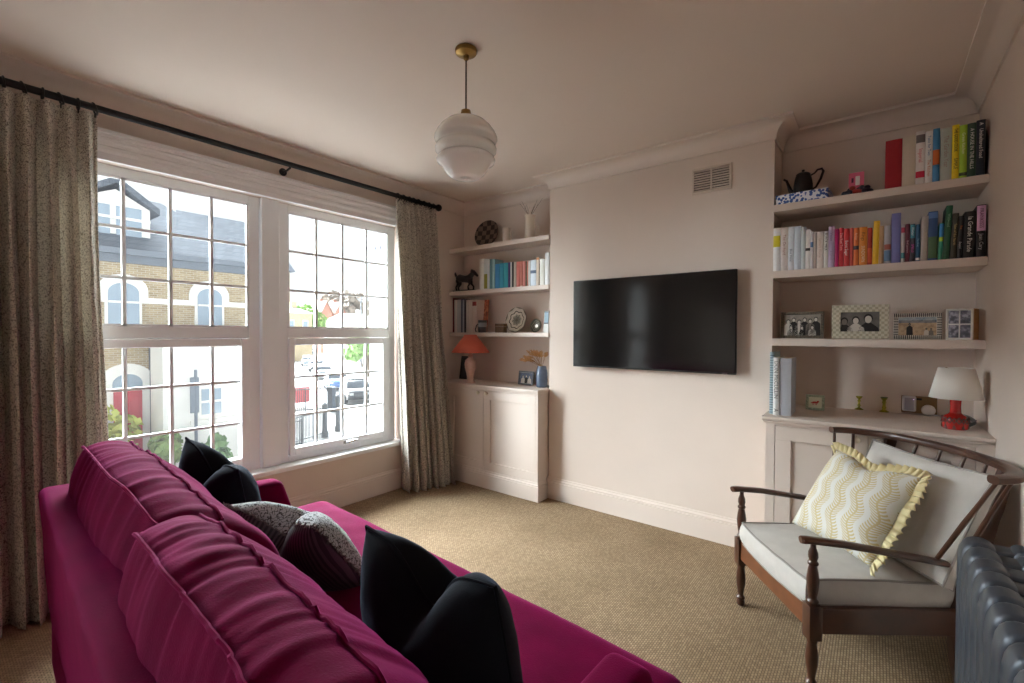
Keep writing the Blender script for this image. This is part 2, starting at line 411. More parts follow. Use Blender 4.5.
mb = MB(); w_ = .014
mb.box(-hw, hw, -.010, 0, hh-w_, hh, .002); mb.box(-hw, hw, -.010, 0, -hh, -hh+w_, .002); mb.box(-hw, -hw+w_, -.010, 0, -hh+w_, hh-w_, .002); mb.box(hw-w_, hw, -.010, 0, -hh+w_, hh-w_, .002); mb.box(-.005, .005, -.009, 0, -hh+w_, hh-w_)
mb.build('vent_frame', VENT, t)
mb = MB()
for k in range(9):
    z = -hh+.020+k*.0157
    mb.obox(Vector((0, -.005, z)), Vector((1, 0, 0)), Vector((0, .8, -.6)), Vector((0, .6, .8)), hw-.01, .006, .0011)
mb.build('louvres', VENT, t)
MB().box(-hw+.01, hw-.01, -.0012, -.0002, -hh+.01, hh-.01).build('backing', mat('vent_dark', (60, 50, 44), .9), t)

# ------------------------------------------------------------------ alcove shelves
RZT = (2.0993, 1.7111, 1.3134); RZB = (2.0590, 1.6690, 1.2710); RYF = -.043
LZT = (2.1388, 1.7349, 1.3446); LZB = (2.1007, 1.6980, 1.3094); LYF = -.014
nm = ('top', 'middle', 'lowest')
for k in range(3):
    o = MB().box(X2+.001, W-.001, RYF, AR-.001, RZB[k], RZT[k], .0015).build('alcove_shelf', JOINERY)
    tag(o, ('pink painted shelf carrying the teapot and tall books right of the chimney breast', 'pink painted shelf carrying the long rainbow row of paperbacks', 'pink painted shelf carrying four framed pictures')[k], 'shelf', 'painted alcove shelves')
    o = MB().box(.001, X1-.001, LYF, AL-.001, LZB[k], LZT[k], .0015).build('alcove_shelf', JOINERY)
    tag(o, ('pink painted shelf carrying the chequered plate and white jug', 'pink painted shelf carrying blue and coral books left of the chimney breast', 'pink painted shelf just above the terracotta lamp')[k], 'shelf', 'painted alcove shelves')

# ------------------------------------------------------------------ cabinets
def shaker_door(root, x0, x1, z0, z1, y, knobx, knobz):
    mb = MB(); fr = .075
    mb.box(x0, x1, y, y+.020, z0, z0+fr, .0015); mb.box(x0, x1, y, y+.020, z1-fr, z1, .0015)
    mb.box(x0, x0+fr, y, y+.020, z0+fr, z1-fr, .0015); mb.box(x1-fr, x1, y, y+.020, z0+fr, z1-fr, .0015)
    mb.box(x0+fr-.002, x1-fr+.002, y+.011, y+.018, z0+fr-.002, z1-fr+.002)
    d = mb.build('door', JOINERY, root)
    mb = MB(); mb.lathe([(.007, 0), (.007, .012), (.016, .018), (.018, .026), (.014, .033), (.004, .036)], (knobx, y, knobz), 18, (0, -1, 0)); mb.build('knob', KNOB, d, True)
def cabinet(label, x0, x1, yf, yb, ztop, yw, xw1, doors, knobs, wraps, kz):
    """yf cabinet front, yw worktop front edge, xw1 worktop right end"""
    t = thing('alcove_cabinet', label, 'cabinet', ((x0+x1)/2, 0, 0), 0, 'painted alcove cabinets')
    ox = (x0+x1)/2
    mb = MB(); zt = ztop-.028
    mb.box(x0-ox, x1-ox, yf+.022, yb, .02, zt+.004)
    for a, b in ((x0, doors[0]-.0), (doors[-1], x1)): mb.box(a-ox, b-ox, yf, yf+.0235, .02, zt+.004)
    mb.box(doors[0]-ox, doors[-1]-ox, yf, yf+.0235, zt-.02, zt+.004); mb.box(doors[0]-ox, doors[-1]-ox, yf, yf+.0235, .02, .148)
    mb.build('carcass', JOINERY, t)
    for i in range(len(doors)-1):
        shaker_door(t, doors[i]+.002-ox, doors[i+1]-.002-ox, .150, zt-.022, yf+.001, knobs[i]-ox, kz)
    mb = MB()
    if wraps == 'L':
        mb.sweep([(xw1-.022-ox, yb-.0), (xw1-.022-ox, yf), (x0-ox, yf)], [(0, 0), (0, .135), (.004, .135), (.006, .126), (.011, .120), (.011, .112), (.016, .108), (.016, 0)], 1) if 0 else None
        mb.sweep([(x0-ox, yf), (x1-ox, yf), (x1-ox, -.0205)], [(0, 0), (0, .150), (.004, .150), (.006, .138), (.012, .130), (.012, .120), (.016, .116), (.016, 0)], -1)
    else:
        mb.sweep([(x0-ox, -.0205), (x0-ox, yf), (x1-ox, yf)], [(0, 0), (0, .150), (.004, .150), (.006, .138), (.012, .130), (.012, .120), (.016, .116), (.016, 0)], -1)
    mb.build('plinth', JOINERY, t)
    mb = MB()
    if wraps == 'L':
        mb.box(x0-ox, xw1-ox, yw, -.0005, ztop-.020, ztop, .004); mb.box(x0-ox, X1-.001-ox, -.0005, yb, ztop-.020, ztop)
        mb.box(x0-ox, xw1-.008-ox, yw+.010, -.001, ztop-.032, ztop-.020, .003)
    else:
        mb.box(xw1-ox, x1-ox, yw, -.0005, ztop-.020, ztop, .004); mb.box(X2+.001-ox, x1-ox, -.0005, yb, ztop-.020, ztop)
        mb.box(xw1+.008-ox, x1-ox, yw+.010, -.001, ztop-.034, ztop-.020, .003)
    mb.build('worktop', JOINERY, t)
    return t
LYC = -.142; LCZ = .889
dx = at(483, 450, 'y', LYC).x
dr = at(535.5, 440, 'y', LYC).x
cabinet('pink painted two-door cabinet under the terracotta lamp, left of the chimney breast', .001, 1.131, LYC, AL-.001, LCZ, -.164, 1.147, [.115, dx, dr], [dx-.048, dx+.048], 'L', .822)
RYC = -.303; RCZ = .893
da = at(774, 480, 'y', RYC).x; dk = at(872.5, 437, 'y', RYC).x; dend = at(985, 470, 'y', RYC).x
db = at(868, 444, 'y', RYC).x
cabinet('pink painted two-door cabinet behind the armchair, under the red lamp', X2+.02, W-.001, RYC, AR-.001, RCZ, -.325, X2+.002, [da, db, W-.06], [db-.045, db+.045], 'R', .822)
# ================================================================== BOOKS
def book_at(x0, x1, h, d, yf, z, col, label, group, text=None, tcol=(240, 240, 235), bands=(), lean=0., patch=None, tsize=.5, hard=True, tspan=(.15, .85), name='book'):
    w = x1-x0; m = mat('cover_%d_%d_%d' % col, col, .45, var=.03, vscale=40)
    b = .0022 if hard else .0012
    mb = MB(); n = 6
    out = []
    for i in range(n+1):
        a = -1+2*i/n; out.append((a*w/2, -.0 + (.004 if hard else .0015)*(1-a*a)*-1 + (.004 if hard else .0015)))
    poly = out + [(w/2, d), (w/2-b, d), (w/2-b, .007), (-w/2+b, .007), (-w/2+b, d), (-w/2, d)]
    mb.prism(poly, (0, 0, h), (0, 0, 0), (1, 0, 0), (0, 1, 0))
    o = mb.build(name, m); o.location = ((x0+x1)/2, yf, z); o.rotation_euler = (0, lean, 0)
    tag(o, label, 'book', group)
    ins = .003 if hard else 0
    MB().box(-w/2+b, w/2-b, .007, d-ins, ins, h-ins).build('pages', PAGES, o)
    for z0, z1, c in bands:
        mm = mat('cover_%d_%d_%d' % c, c, .45)
        mb = MB(); q = [(p[0], p[1]-.0006) for p in out] + [(w/2-.0002, .006), (-w/2+.0002, .006)]
        mb.prism(q, (0, 0, h*(z1-z0)), (0, 0, h*z0), (1, 0, 0), (0, 1, 0)); mb.build('spine_band', mm, o)
    for tx in ([text] if isinstance(text, str) else (text or [])):
        if isinstance(tx, str): tx = (tx, tspan[0], tspan[1], tcol)
        s, a, c2, tc_ = tx
        L = h*(c2-a)
        lettering(s, w*tsize*1.25, (0, -.0009, h*(a+c2)/2), (R(90), R(90), 0), mat('ink_%d_%d_%d' % tc_, tc_, .6), o, width=L, name='spine_lettering')
    return o
def shelf_books(lst, yf, z, vbot, d, group, xmin, xmax):
    prev = xmin
    n = len(lst)
    for i, e in enumerate(lst):
        u0, u1, vt, col, label = e[:5]; kw = e[5] if len(e) > 5 else {}
        vm = (vt+vbot)/2
        x0 = max(at(u0, vm, 'y', yf).x, prev+.0006); x1 = min(at(u1, vm, 'y', yf).x, xmax)
        x1 = max(x1, x0+.004)
        h = at((u0+u1)/2, vt, 'y', yf).z - z
        dd = kw.pop('d', d)
        book_at(x0, x1, h, dd, yf+kw.pop('back', 0.), z+.0004, col, label, group, **kw)
        prev = x1
WH = (238, 238, 238)
BK = (25, 25, 27)
top = [
 (885.5, 902.3, 139, (164, 30, 42), 'thick plain red hardback at the left end of the tall books above', dict(d=.19, back=.012)),
 (902.6, 915.7, 136, (205, 194, 176), 'plain cream hardback between the thick red book and the white one', dict(d=.19)),
 (916, 925, 131, (228, 222, 218), 'white book with red lettering and a red oval low on its spine', dict(text=[('Imperial', .35, .72, (196, 60, 70))], bands=[(.78, .93, (120, 112, 112)), (.12, .24, (196, 28, 60))], d=.17)),
 (925.4, 932.6, 131, (232, 231, 228), 'slim white book with blue and orange lettering on its spine', dict(text=[('Table for Two', .5, .93, (70, 120, 170)), ('The Kitchen', .12, .45, (200, 120, 60))], d=.17)),
 (932.9, 939.8, 128.5, (74, 146, 198), 'blue book with a burnt orange patch halfway down its spine', dict(bands=[(.32, .60, (196, 104, 48))], d=.17)),
 (940.6, 951.8, 128, (178, 186, 178), 'thick pale grey-green book left of the bright yellow one', dict(text=[('The Garden Year', .25, .85, (160, 130, 120))], d=.17)),
 (952.1, 959.2, 124.8, (238, 214, 36), 'bright yellow book with black capitals on its spine', dict(text=[('THE GOOD COOK', .5, .93, BK), ('SIMPLE', .18, .38, BK)], d=.17, tsize=.6)),
 (959.4, 967.2, 125, (168, 206, 60), 'lime green book between the yellow and the dark green ones', dict(text=[('Green Kitchen', .4, .9, (225, 240, 190))], bands=[(.04, .10, (50, 60, 30))], d=.17)),
 (967.5, 976.2, 123, (44, 74, 58), 'dark green book with pale lettering, second from the wall end above', dict(text=[('A HOUSE IN THE HILLS', .12, .92, (225, 230, 225))], d=.17)),
 (976.4, 985.4, 119.8, (28, 38, 54), 'navy book with white lettering touching the right wall, tall row above', dict(text=[('Unsheltered Food', .3, .85, WH), ('A', .88, .97, WH)], d=.17)),
]
shelf_books(top, RYF+.006, RZT[0], 180, .17, 'tall books on the top right shelf', X2+.01, W-.002)
mid = [
 (773.2, 780.2, 228.2, (232, 234, 234), 'white paperback with a yellow patch, at the far left of the rainbow row', dict(bands=[(.56, .82, (222, 210, 40))])),
 (780.8, 787.8, 227.9, (220, 212, 208), 'off-white paperback with pinkish lettering, second in the rainbow row', dict(text=[('The Orchard', .3, .9, (168, 120, 112))])),
 (788.2, 793.9, 226.9, (216, 222, 230), 'white paperback with grey-blue lettering, third in the rainbow row', dict(text=[('Blue Hour', .1, .58, (60, 76, 100))])),
 (794.2, 800.8, 226.2, (204, 216, 226), 'thick pale blue paperback, fourth in the rainbow row', dict()),
 (801, 805.4, 226.9, (196, 208, 212), 'pale grey-blue paperback, fifth in the rainbow row', dict()),
 (805.6, 810.2, 229.7, (232, 232, 228), 'short white paperback with a small black emblem at mid spine', dict(bands=[(.46, .53, (30, 30, 30))])),
 (810.4, 813.2, 231.8, (230, 230, 232), 'slim white paperback with a blue patch above its middle', dict(bands=[(.58, .72, (104, 140, 190))])),
 (813.5, 816.6, 232.5, (178, 166, 158), 'slim grey-brown paperback among the white ones', dict()),
 (816.9, 823.3, 231.8, (226, 216, 208), 'cream paperback with faint pink lettering left of the black-lettered white one', dict(text=[('Letters Home', .25, .85, (190, 160, 150))])),
 (823.8, 828.2, 231.3, (230, 229, 226), 'white paperback with bold black capitals, left of the lilac one', dict(text=[('BLACK MILK', .45, .97, BK)], tsize=.7)),
 (828.4, 834.3, 226.2, (196, 174, 206), 'tall lilac paperback left of the magenta one', dict(text=[('Violets', .55, .92, (120, 90, 140)), ('a novel', .12, .45, (150, 120, 160))])),
 (834.6, 838.8, 229, (176, 16, 100), 'slim magenta paperback between the lilac and the red ones', dict()),
 (839.2, 843.6, 228, (196, 38, 52), 'red paperback with pale lettering beside the magenta one', dict(text=[('The Red Tent', .34, .95, (240, 180, 180))], tsize=.7)),
 (843.9, 849.4, 228.6, (210, 60, 64), 'coral red paperback with white lettering at mid spine', dict(text=[('Burnt Sugar', .28, .68, WH)], tsize=.65)),
 (850, 853.3, 228, (206, 84, 74), 'slim salmon red paperback left of the orange banded one', dict()),
 (853.6, 858.8, 227.8, (226, 120, 60), 'orange paperback with one dark band across its middle', dict(bands=[(.42, .52, (60, 50, 56))], text=[('Amber', .58, .95, (250, 210, 180))])),
 (859.2, 867.2, 227, (224, 140, 52), 'thick amber paperback with cream lettering low on its spine', dict(text=[('SUNDOWN', .08, .5, (245, 235, 210)), ('Kings', .55, .95, (120, 60, 20))])),
 (867.5, 872.2, 227.8, (168, 44, 30), 'dark red and orange paperback left of the tall yellow one', dict(bands=[(.05, .45, (214, 84, 40))])),
 (872.5, 878.8, 220.9, (240, 196, 48), 'tall yellow paperback in the middle of the rainbow row', dict(lean=.02)),
 (879.3, 883.9, 226, (186, 150, 112), 'tan brown paperback right of the tall yellow one', dict()),
 (884.3, 891, 225.5, (176, 172, 178), 'grey paperback with a red and blue picture, left of the periwinkle one', dict(bands=[(.36, .5, (168, 92, 76)), (.06, .34, (106, 136, 172))])),
 (891.7, 900.8, 213.2, (120, 122, 184), 'very tall plain periwinkle blue book in the rainbow row', dict(d=.17)),
 (901.2, 905, 224.5, (196, 190, 188), 'slim pale paperback with red and teal marks right of the periwinkle one', dict(bands=[(.78, .92, (190, 60, 84)), (.1, .25, (70, 140, 150))])),
 (905.5, 909.9, 224, (104, 32, 52), 'burgundy paperback right of the periwinkle book', dict(text=[('Bird Summons', .1, .7, (220, 190, 190))])),
 (910.2, 915.2, 224, (52, 48, 62), 'dark paperback with teal top and magenta lettering', dict(bands=[(.62, .98, (60, 130, 150))], text=[('SPELLS', .15, .55, (206, 84, 176)), ('Winter', .63, .97, WH)], tsize=.6)),
 (915.8, 920.3, 224.3, (36, 84, 120), 'deep teal blue paperback left of the plain grey-beige one', dict(text=[('The Deep', .2, .8, (150, 190, 210))], bands=[(.03, .09, (230, 230, 226))])),
 (920.9, 927.8, 216, (176, 166, 160), 'plain grey-beige book between the teal and the thick blue ones', dict(lean=.012)),
 (928.4, 937.8, 211.4, (52, 84, 132), 'thick blue book fading to green at its foot', dict(bands=[(.04, .48, (76, 108, 72)), (.86, .98, (96, 130, 186))], d=.16)),
 (938.1, 942.6, 223.2, (56, 150, 120), 'short green book with bright blue and lime patches', dict(bands=[(.62, .98, (64, 148, 214)), (.5, .62, (190, 224, 60))], lean=.03)),
 (943, 949.6, 205.8, (32, 88, 56), 'tall dark green book leaning to the right', dict(lean=.045, text=[('Wildwood', .5, .95, (150, 190, 160))], d=.15)),
 (950.6, 956.8, 213.4, (58, 54, 38), 'dark olive book with gold lettering right of the leaning green one', dict(lean=.035, text=[('Tales of the North', .12, .95, (196, 170, 110))], d=.15)),
 (957.3, 962.4, 216, (36, 32, 32), 'slim black book with an orange title left of the thick black one', dict(lean=.03, text=[('Fire', .55, .9, (206, 110, 60)), ('Second', .12, .5, WH)])),
 (963.6, 974.8, 211.4, (22, 22, 24), 'thick black book with big white lettering down its spine', dict(lean=.018, text=[('la Grande Parade', .06, .95, (235, 232, 226))], tsize=.5, d=.16)),
 (976.8, 986, 204.7, (26, 26, 30), 'black book with a pale pink upper label beside the right wall', dict(bands=[(.5, .985, (222, 176, 214))], text=[('FRANKISSS', .52, .96, (110, 40, 90)), ('Jean Cary', .1, .48, (190, 190, 196))], d=.16)),
]
shelf_books(mid, RYF+.006, RZT[1], 250, .13, 'paperbacks in the rainbow row', X2+.004, W-.003)
# the big books on the right cabinet
zc = RCZ
def counter_book(pa, w, h, d, col, label, **kw):
    return book_at(pa.x, pa.x+w, h, d, pa.y, zc+.0004, col, label, 'large books on the right cabinet', **kw)
pa = at(770.6, 414.6, 'z', zc)
h1 = at(776, 356, 'y', pa.y+.03).z-zc
counter_book(Vector((pa.x-.012, pa.y+.03, 0)), .022, h1+.02, .20, (150, 170, 176), 'grey-blue spotted album at the left end of the right cabinet', bands=[(.02+.04*k, .035+.04*k, (90, 106, 116)) for k in range(24)])
counter_book(Vector((pa.x+.0105, pa.y-.004, 0)), .0285, at(785, 358, 'y', pa.y).z-zc, .20, (232, 232, 230), 'white book with black capitals on its spine on the right cabinet', text=[('DON McCULLIN', .28, .95, BK), ('A', .05, .12, BK)], tsize=.8)
counter_book(Vector((pa.x+.0395, pa.y+.004, 0)), .056, at(790, 358.5, 'y', pa.y).z-zc, .20, (176, 180, 188), 'thick plain grey book right of the white one on the cabinet')

lm = [
 (479.3, 483.6, 259, (222, 218, 210), 'white book at the left end of the blue and coral row', {}),
 (483.8, 487, 259, (206, 208, 204), 'pale book with an olive lower half, second in the blue and coral row', dict(bands=[(.02, .5, (150, 142, 50))])),
 (487.2, 489.2, 259.4, (214, 216, 214), 'slim white book between the olive one and the teal-grey one', {}),
 (489.4, 492, 259.2, (96, 136, 142), 'teal-grey book left of the pale aqua one', {}),
 (492.2, 494.5, 259, (160, 200, 202), 'slim pale aqua book left of the blues', {}),
 (494.8, 499.1, 264, (64, 138, 190), 'mid blue paperback, first of the blues', {}),
 (499.3, 503.2, 263.2, (58, 154, 186), 'teal-blue paperback, second of the blues', {}),
 (503.4, 507.6, 262.8, (56, 160, 176), 'turquoise paperback, last of the blues', {}),
 (507.8, 509.9, 262.4, (86, 60, 116), 'slim purple paperback right of the turquoise one', {}),
 (510.1, 511.6, 262, (226, 226, 224), 'very slim white paperback right of the purple one', {}),
 (511.8, 513.1, 262, (30, 30, 32), 'very slim black paperback before the corals', {}),
 (513.3, 515.9, 262, (196, 184, 168), 'slim cream paperback before the corals', {}),
 (516.1, 519.6, 261.6, (206, 112, 100), 'coral paperback, first of the corals', {}),
 (519.8, 522.4, 261.2, (200, 120, 104), 'coral paperback, middle of the corals', dict(bands=[(.0, .04, (230, 200, 180))])),
 (522.6, 525.2, 261.2, (204, 124, 116), 'dull salmon paperback, last of the corals', {}),
 (525.4, 526.4, 261, (118, 116, 88), 'very slim olive paperback right of the corals', {}),
 (526.6, 527.8, 261, (214, 146, 130), 'very slim peach paperback right of the olive one', {}),
 (528, 530, 261, (228, 226, 222), 'slim white paperback right of the peach one', {}),
 (530.2, 535.8, 260, (214, 226, 236), 'thick pale blue-white book with a small dark mark', dict(bands=[(.48, .6, (100, 120, 146))])),
 (536, 538.8, 257, (224, 208, 190), 'cream book with an orange top right of the pale blue-white one', dict(bands=[(.9, .98, (220, 150, 100))])),
 (539.5, 544.4, 259, (222, 222, 214), 'thick off-white book second from the chimney breast', {}),
 (544.7, 548.7, 252.6, (230, 233, 235), 'tall white book against the chimney breast', {}),
]
shelf_books(lm, LYF+.01, LZT[1], 274, .125, 'blue and coral books left of the chimney breast', .02, X1-.002)
lb = [
 (448, 451.1, 298.2, (132, 52, 72), 'burgundy book at the curtain end of the lower left shelf', {}),
 (451.3, 453.8, 299, (104, 30, 36), 'dark red book second from the curtain on the lower left shelf', {}),
 (454.1, 456.6, 299.9, (212, 204, 198), 'slim white book right of the dark red one', {}),
 (456.8, 460.6, 299.6, (176, 176, 176), 'grey-white book left of the navy one', {}),
 (460.9, 462.1, 298.9, (38, 48, 82), 'very slim navy book on the lower left shelf', {}),
 (462.3, 463.7, 299.6, (170, 176, 184), 'very slim pale grey book between the two dark slim ones', {}),
 (463.9, 465.5, 299, (30, 34, 46), 'slim blue-black book on the lower left shelf', {}),
 (465.9, 468.3, 299.9, (204, 196, 188), 'slim off-white book right of the blue-black one', {}),
 (468.5, 471.9, 299.9, (212, 200, 192), 'cream book second from the right on the lower left shelf', {}),
 (472.1, 476.2, 300, (214, 198, 188), 'cream book with red capitals beside the orange picture card', dict(bands=[(.82, .95, (150, 50, 46))])),
]
shelf_books(lb, LYF+.045, LZT[2], 316, .145, 'books on the lower left shelf', .002, X1-.01)
# ================================================================== SHELF ORNAMENTS
def photo_mat(name, cols, scale=30, horizon=None):
    m = mat(name, (128, 128, 128), .35); nt, P, new, link = nodes(m)
    tc = new('ShaderNodeTexCoord'); n = new('ShaderNodeTexNoise'); n.inputs['Scale'].default_value = scale; n.inputs['Detail'].default_value = 3
    link(tc.outputs['Object'], n.inputs['Vector'])
    k = len(cols); r = ramp(nt, [(.34+.32*i/(k-1), c) for i, c in enumerate(cols)])
    link(n.outputs['Fac'], r.inputs['Fac']); col = r.outputs['Color']
    if horizon:
        sep = new('ShaderNodeSeparateXYZ'); link(tc.outputs['Object'], sep.inputs[0])
        ad = new('ShaderNodeMath'); ad.operation = 'MULTIPLY_ADD'; ad.inputs[1].default_value = 1/horizon[0]; ad.inputs[2].default_value = horizon[1]
        link(sep.outputs['Z'], ad.inputs[0])
        r2 = ramp(nt, horizon[2], 'CONSTANT'); link(ad.outputs[0], r2.inputs['Fac'])
        mx = new('ShaderNodeMixRGB'); mx.inputs['Fac'].default_value = horizon[3]; link(r2.outputs['Color'], mx.inputs[1]); link(col, mx.inputs[2]); col = mx.outputs['Color']
    link(col, P.inputs['Base Color'])
    return m
def picture_frame(label, w, h, bw, z, x, y, fm, pm, tilt=.10, rz=0., depth=.016, mount=None, cells=None, back_col=(60, 48, 40), figs=None):
    t = thing('framed_picture', label, 'picture frame', (x, y, z), 0, 'framed pictures in the alcoves', rot=(-tilt, 0, rz))
    mb = MB(); a, b = w/2, h
    for x0, x1, z0, z1 in ((-a, a, 0, bw), (-a, a, b-bw, b), (-a, -a+bw, bw, b-bw), (a-bw, a, bw, b-bw)): mb.box(x0, x1, -depth, 0, z0, z1, .002)
    if isinstance(fm, list):                       # inlaid stripes square to each side
        mb.mi = 1; k = 25
        for i in range(k):
            c = -a+(i+.5)*w/k
            for z0 in (0, b-bw): mb.box(c-w/k*.27, c+w/k*.27, -depth-.0008, -depth+.001, z0+.0005, z0+bw-.0005)
        k = 11
        for i in range(k):
            c = bw+(i+.5)*(b-2*bw)/k
            for x0 in (-a, a-bw): mb.box(x0+.0005, x0+bw-.0005, -depth-.0008, -depth+.001, c-(b-2*bw)/k*.27, c+(b-2*bw)/k*.27)
    mb.build('frame', fm, t)
    MB().box(-a+bw*.6, a-bw*.6, -.004, -.001, bw*.6, b-bw*.6).build('backing', mat('frame_back_%d' % back_col[0], back_col, .8), t)
    i = bw if mount is None else bw+mount
    if mount is not None: MB().box(-a+bw, a-bw, -.006, -.004, bw, b-bw).build('mount', PAPERW, t)
    if cells:
        nx, nz = cells; cw, chh = (w-2*i)/nx, (h-2*i)/nz
        for p in range(nx):
            for q in range(nz):
                MB().box(-a+i+p*cw+.003, -a+i+(p+1)*cw-.003, -.008, -.0055, i+q*chh+.003, i+(q+1)*chh-.003).build('photograph', pm, t)
    else:
        mb = MB(); mb.box(-a+i, a-i, -.008, -.0055, i, b-i)
        pw_, ph_ = w-2*i, h-2*i
        if figs:                                   # people in the printed picture: body and face tones
            for fx, fz, sc_, bm_, fm_ in figs:
                cx, cz, q = -a+i+fx*pw_, i+fz*ph_, sc_*ph_
                el = lambda x0_, z0_, rx_, rz_, n_=12: [(x0_+rx_*math.cos(2*PI*k/n_), z0_+rz_*math.sin(2*PI*k/n_)) for k in range(n_)]
                mb.mi = bm_; zb0 = max(i, cz-q*1.9); hw_ = q*.42
                poly = [(max(-a+i, cx-hw_*1.1), zb0), (min(a-i, cx+hw_*1.1), zb0), (min(a-i, cx+hw_), cz-q*.45), (cx+hw_*.3, cz-q*.18), (cx-hw_*.3, cz-q*.18), (max(-a+i, cx-hw_), cz-q*.45)]
                mb.prism(poly, (0, .0008, 0), (0, -.0086, 0))
                mb.mi = 1; mb.prism(el(cx, cz+q*.06, q*.20, q*.25), (0, .0008, 0), (0, -.0088, 0))
                mb.mi = fm_; mb.prism(el(cx, cz, q*.15, q*.20), (0, .0008, 0), (0, -.0091, 0))
        mb.build('photograph', [pm, mat('photo_dark', (34, 32, 32), .4), mat('photo_mid', (120, 114, 106), .4), mat('photo_light', (212, 206, 196), .4)] if figs else pm, t)
    if not cells:
        mb = MB(); mb.prism([(-.02, .001), (.02, .001), (.015, h*.7), (-.015, h*.7)], (0, .003, 0), (0, .001, 0)); s = mb.build('strut', mat('frame_back_%d' % back_col[0], back_col, .8), t)
    return t
def striped(name, c1, c2, sc, ax='X'):
    m = mat(name, c1, .5); nt, P, new, link = nodes(m)
    tc = new('ShaderNodeTexCoord'); wv = new('ShaderNodeTexWave'); wv.bands_direction = ax; wv.inputs['Scale'].default_value = sc
    link(tc.outputs['Object'], wv.inputs['Vector']); r = ramp(nt, [(.45, c2), (.55, c1)]); link(wv.outputs['Fac'], r.inputs['Fac']); link(r.outputs['Color'], P.inputs['Base Color'])
    return m
def checker(name, c1, c2, sc):
    m = mat(name, c1, .5); nt, P, new, link = nodes(m)
    tc = new('ShaderNodeTexCoord'); ck = new('ShaderNodeTexChecker'); ck.inputs['Scale'].default_value = sc
    ck.inputs['Color1'].default_value = (*lin(c1), 1); ck.inputs['Color2'].default_value = (*lin(c2), 1)
    mp = new('ShaderNodeMapping'); mp.inputs['Location'].default_value = (.013, .013, .013); link(tc.outputs['Object'], mp.inputs['Vector'])
    link(mp.outputs['Vector'], ck.inputs['Vector']); link(ck.outputs['Color'], P.inputs['Base Color'])
    return m
BW = photo_mat('old_photograph', [(24, 24, 24), (90, 86, 80), (210, 204, 194)], 85)
BW2 = photo_mat('wedding_photograph', [(18, 18, 18), (60, 60, 60), (215, 215, 212)], 48)
SCAN = photo_mat('booth_photograph', [(24, 22, 30), (74, 70, 86), (170, 164, 176)], 48)
BEACH = photo_mat('beach_photograph', [(90, 70, 60), (196, 168, 136), (220, 200, 170)], 70, (.11, -.35, [(0., (196, 170, 138)), (.42, (80, 116, 142)), (.55, (150, 186, 208)), (1., (150, 186, 208))], .35))
BLUEPH = photo_mat('family_photograph', [(30, 40, 70), (90, 100, 120), (226, 226, 228)], 60)
z3 = RZT[2]; YP = .02
def span(u0, u1, v, y): return at(u0, v, 'y', y).x, at(u1, v, 'y', y).x
def fr(u0, u1, vt, vb, y, *a, **k):
    x0, x1 = span(u0, u1, (vt+vb)/2, y); hh_ = at((u0+u1)/2, vt, 'y', y).z - at((u0+u1)/2, vb, 'y', y).z
    return (x0+x1)/2, x1-x0, hh_
x, w_, h_ = fr(781, 824, 310, 336.5, .05)
m1 = mat('carved_dark_frame', (94, 84, 70), .5, var=.45, vscale=120, bump=.5, bscale=160)
picture_frame('carved dark-framed old group photograph, leftmost picture on its shelf', w_, h_, .016, z3+.0012, x, .05, m1, mat('photo_grey_ground', (150, 143, 132), .4, var=.25, vscale=40), tilt=.12, figs=[(.12, .66, .40, 3, 3), (.27, .74, .40, 1, 3), (.42, .64, .40, 3, 3), (.57, .74, .40, 1, 3), (.72, .68, .40, 2, 3), (.87, .76, .42, 1, 3), (.20, .38, .34, 2, 3), (.50, .36, .34, 1, 3), (.78, .38, .34, 3, 3)])
x, w_, h_ = fr(832, 889, 303, 337, .04)
m2 = checker('mother_of_pearl_frame', (206, 200, 180), (176, 170, 148), 75)
picture_frame('wide pearly mosaic frame around a black and white couple photograph', w_, h_, .040, z3+.0012, x, .04, m2, mat('photo_pale_ground', (104, 101, 98), .4, var=.3, vscale=30), tilt=.10, figs=[(.72, .62, .95, 1, 3), (.40, .55, .80, 3, 3), (.10, .50, .8, 1, 2)])
x, w_, h_ = fr(893.5, 942, 313, 339, .03)
m3_ = [mat('bone_white', (226, 222, 212), .5), mat('horn_black', (34, 32, 32), .5)]
t = picture_frame('black and white striped frame around a beach photograph', w_, h_, .020, z3+.0012, x, .03, m3_, BEACH, tilt=.10, figs=[(.30, .58, .30, 1, 2), (.74, .34, .22, 3, 2), (.86, .33, .22, 2, 2)])
x, w_, h_ = fr(946, 974.5, 308.5, 340, -.005)
t = picture_frame('white block frame of four small portraits beside the right wall', w_, h_-.002, .006, z3+.0012, x, -.005, PAPERW, SCAN, tilt=.0, mount=.001, cells=(2, 2), depth=.012, rz=R(-24))
MB().box(-w_/2+.001, w_/2, .0005, .06, .001, h_-.003, .002).build('wooden_block', mat('pale_oak', (196, 150, 92), .5, var=.15, vscale=30), t)

# ---- top right shelf: teapot on a blue box, pink card, necklace
zt = RZT[0]
pb = at(776, 200, 'z', zt+.0)  # far from accurate below eye level: use depth plane instead
x0, x1 = span(777, 829.5, 195, -.01)
BLUEB = mat('blue_leaf_print', (226, 230, 236), .5); nt, P, new, link = nodes(BLUEB)
tc = new('ShaderNodeTexCoord'); vo = new('ShaderNodeTexVoronoi'); vo.inputs['Scale'].default_value = 62
link(tc.outputs['Object'], vo.inputs['Vector']); r = ramp(nt, [(.46, (52, 90, 160)), (.54, (226, 230, 236))]); link(vo.outputs['Distance'], r.inputs['Fac']); link(r.outputs['Color'], P.inputs['Base Color'])
zb = at(790, 188.5, 'y', -.02).z
hb = max(.03, at(829, 187, 'y', -.02).z - zt)
t = thing('gift_box', 'flat blue and white leaf-patterned box under the black teapot', 'box', ((x0+x1)/2, .07, zt), R(-4))
bw_ = (x1-x0)/2
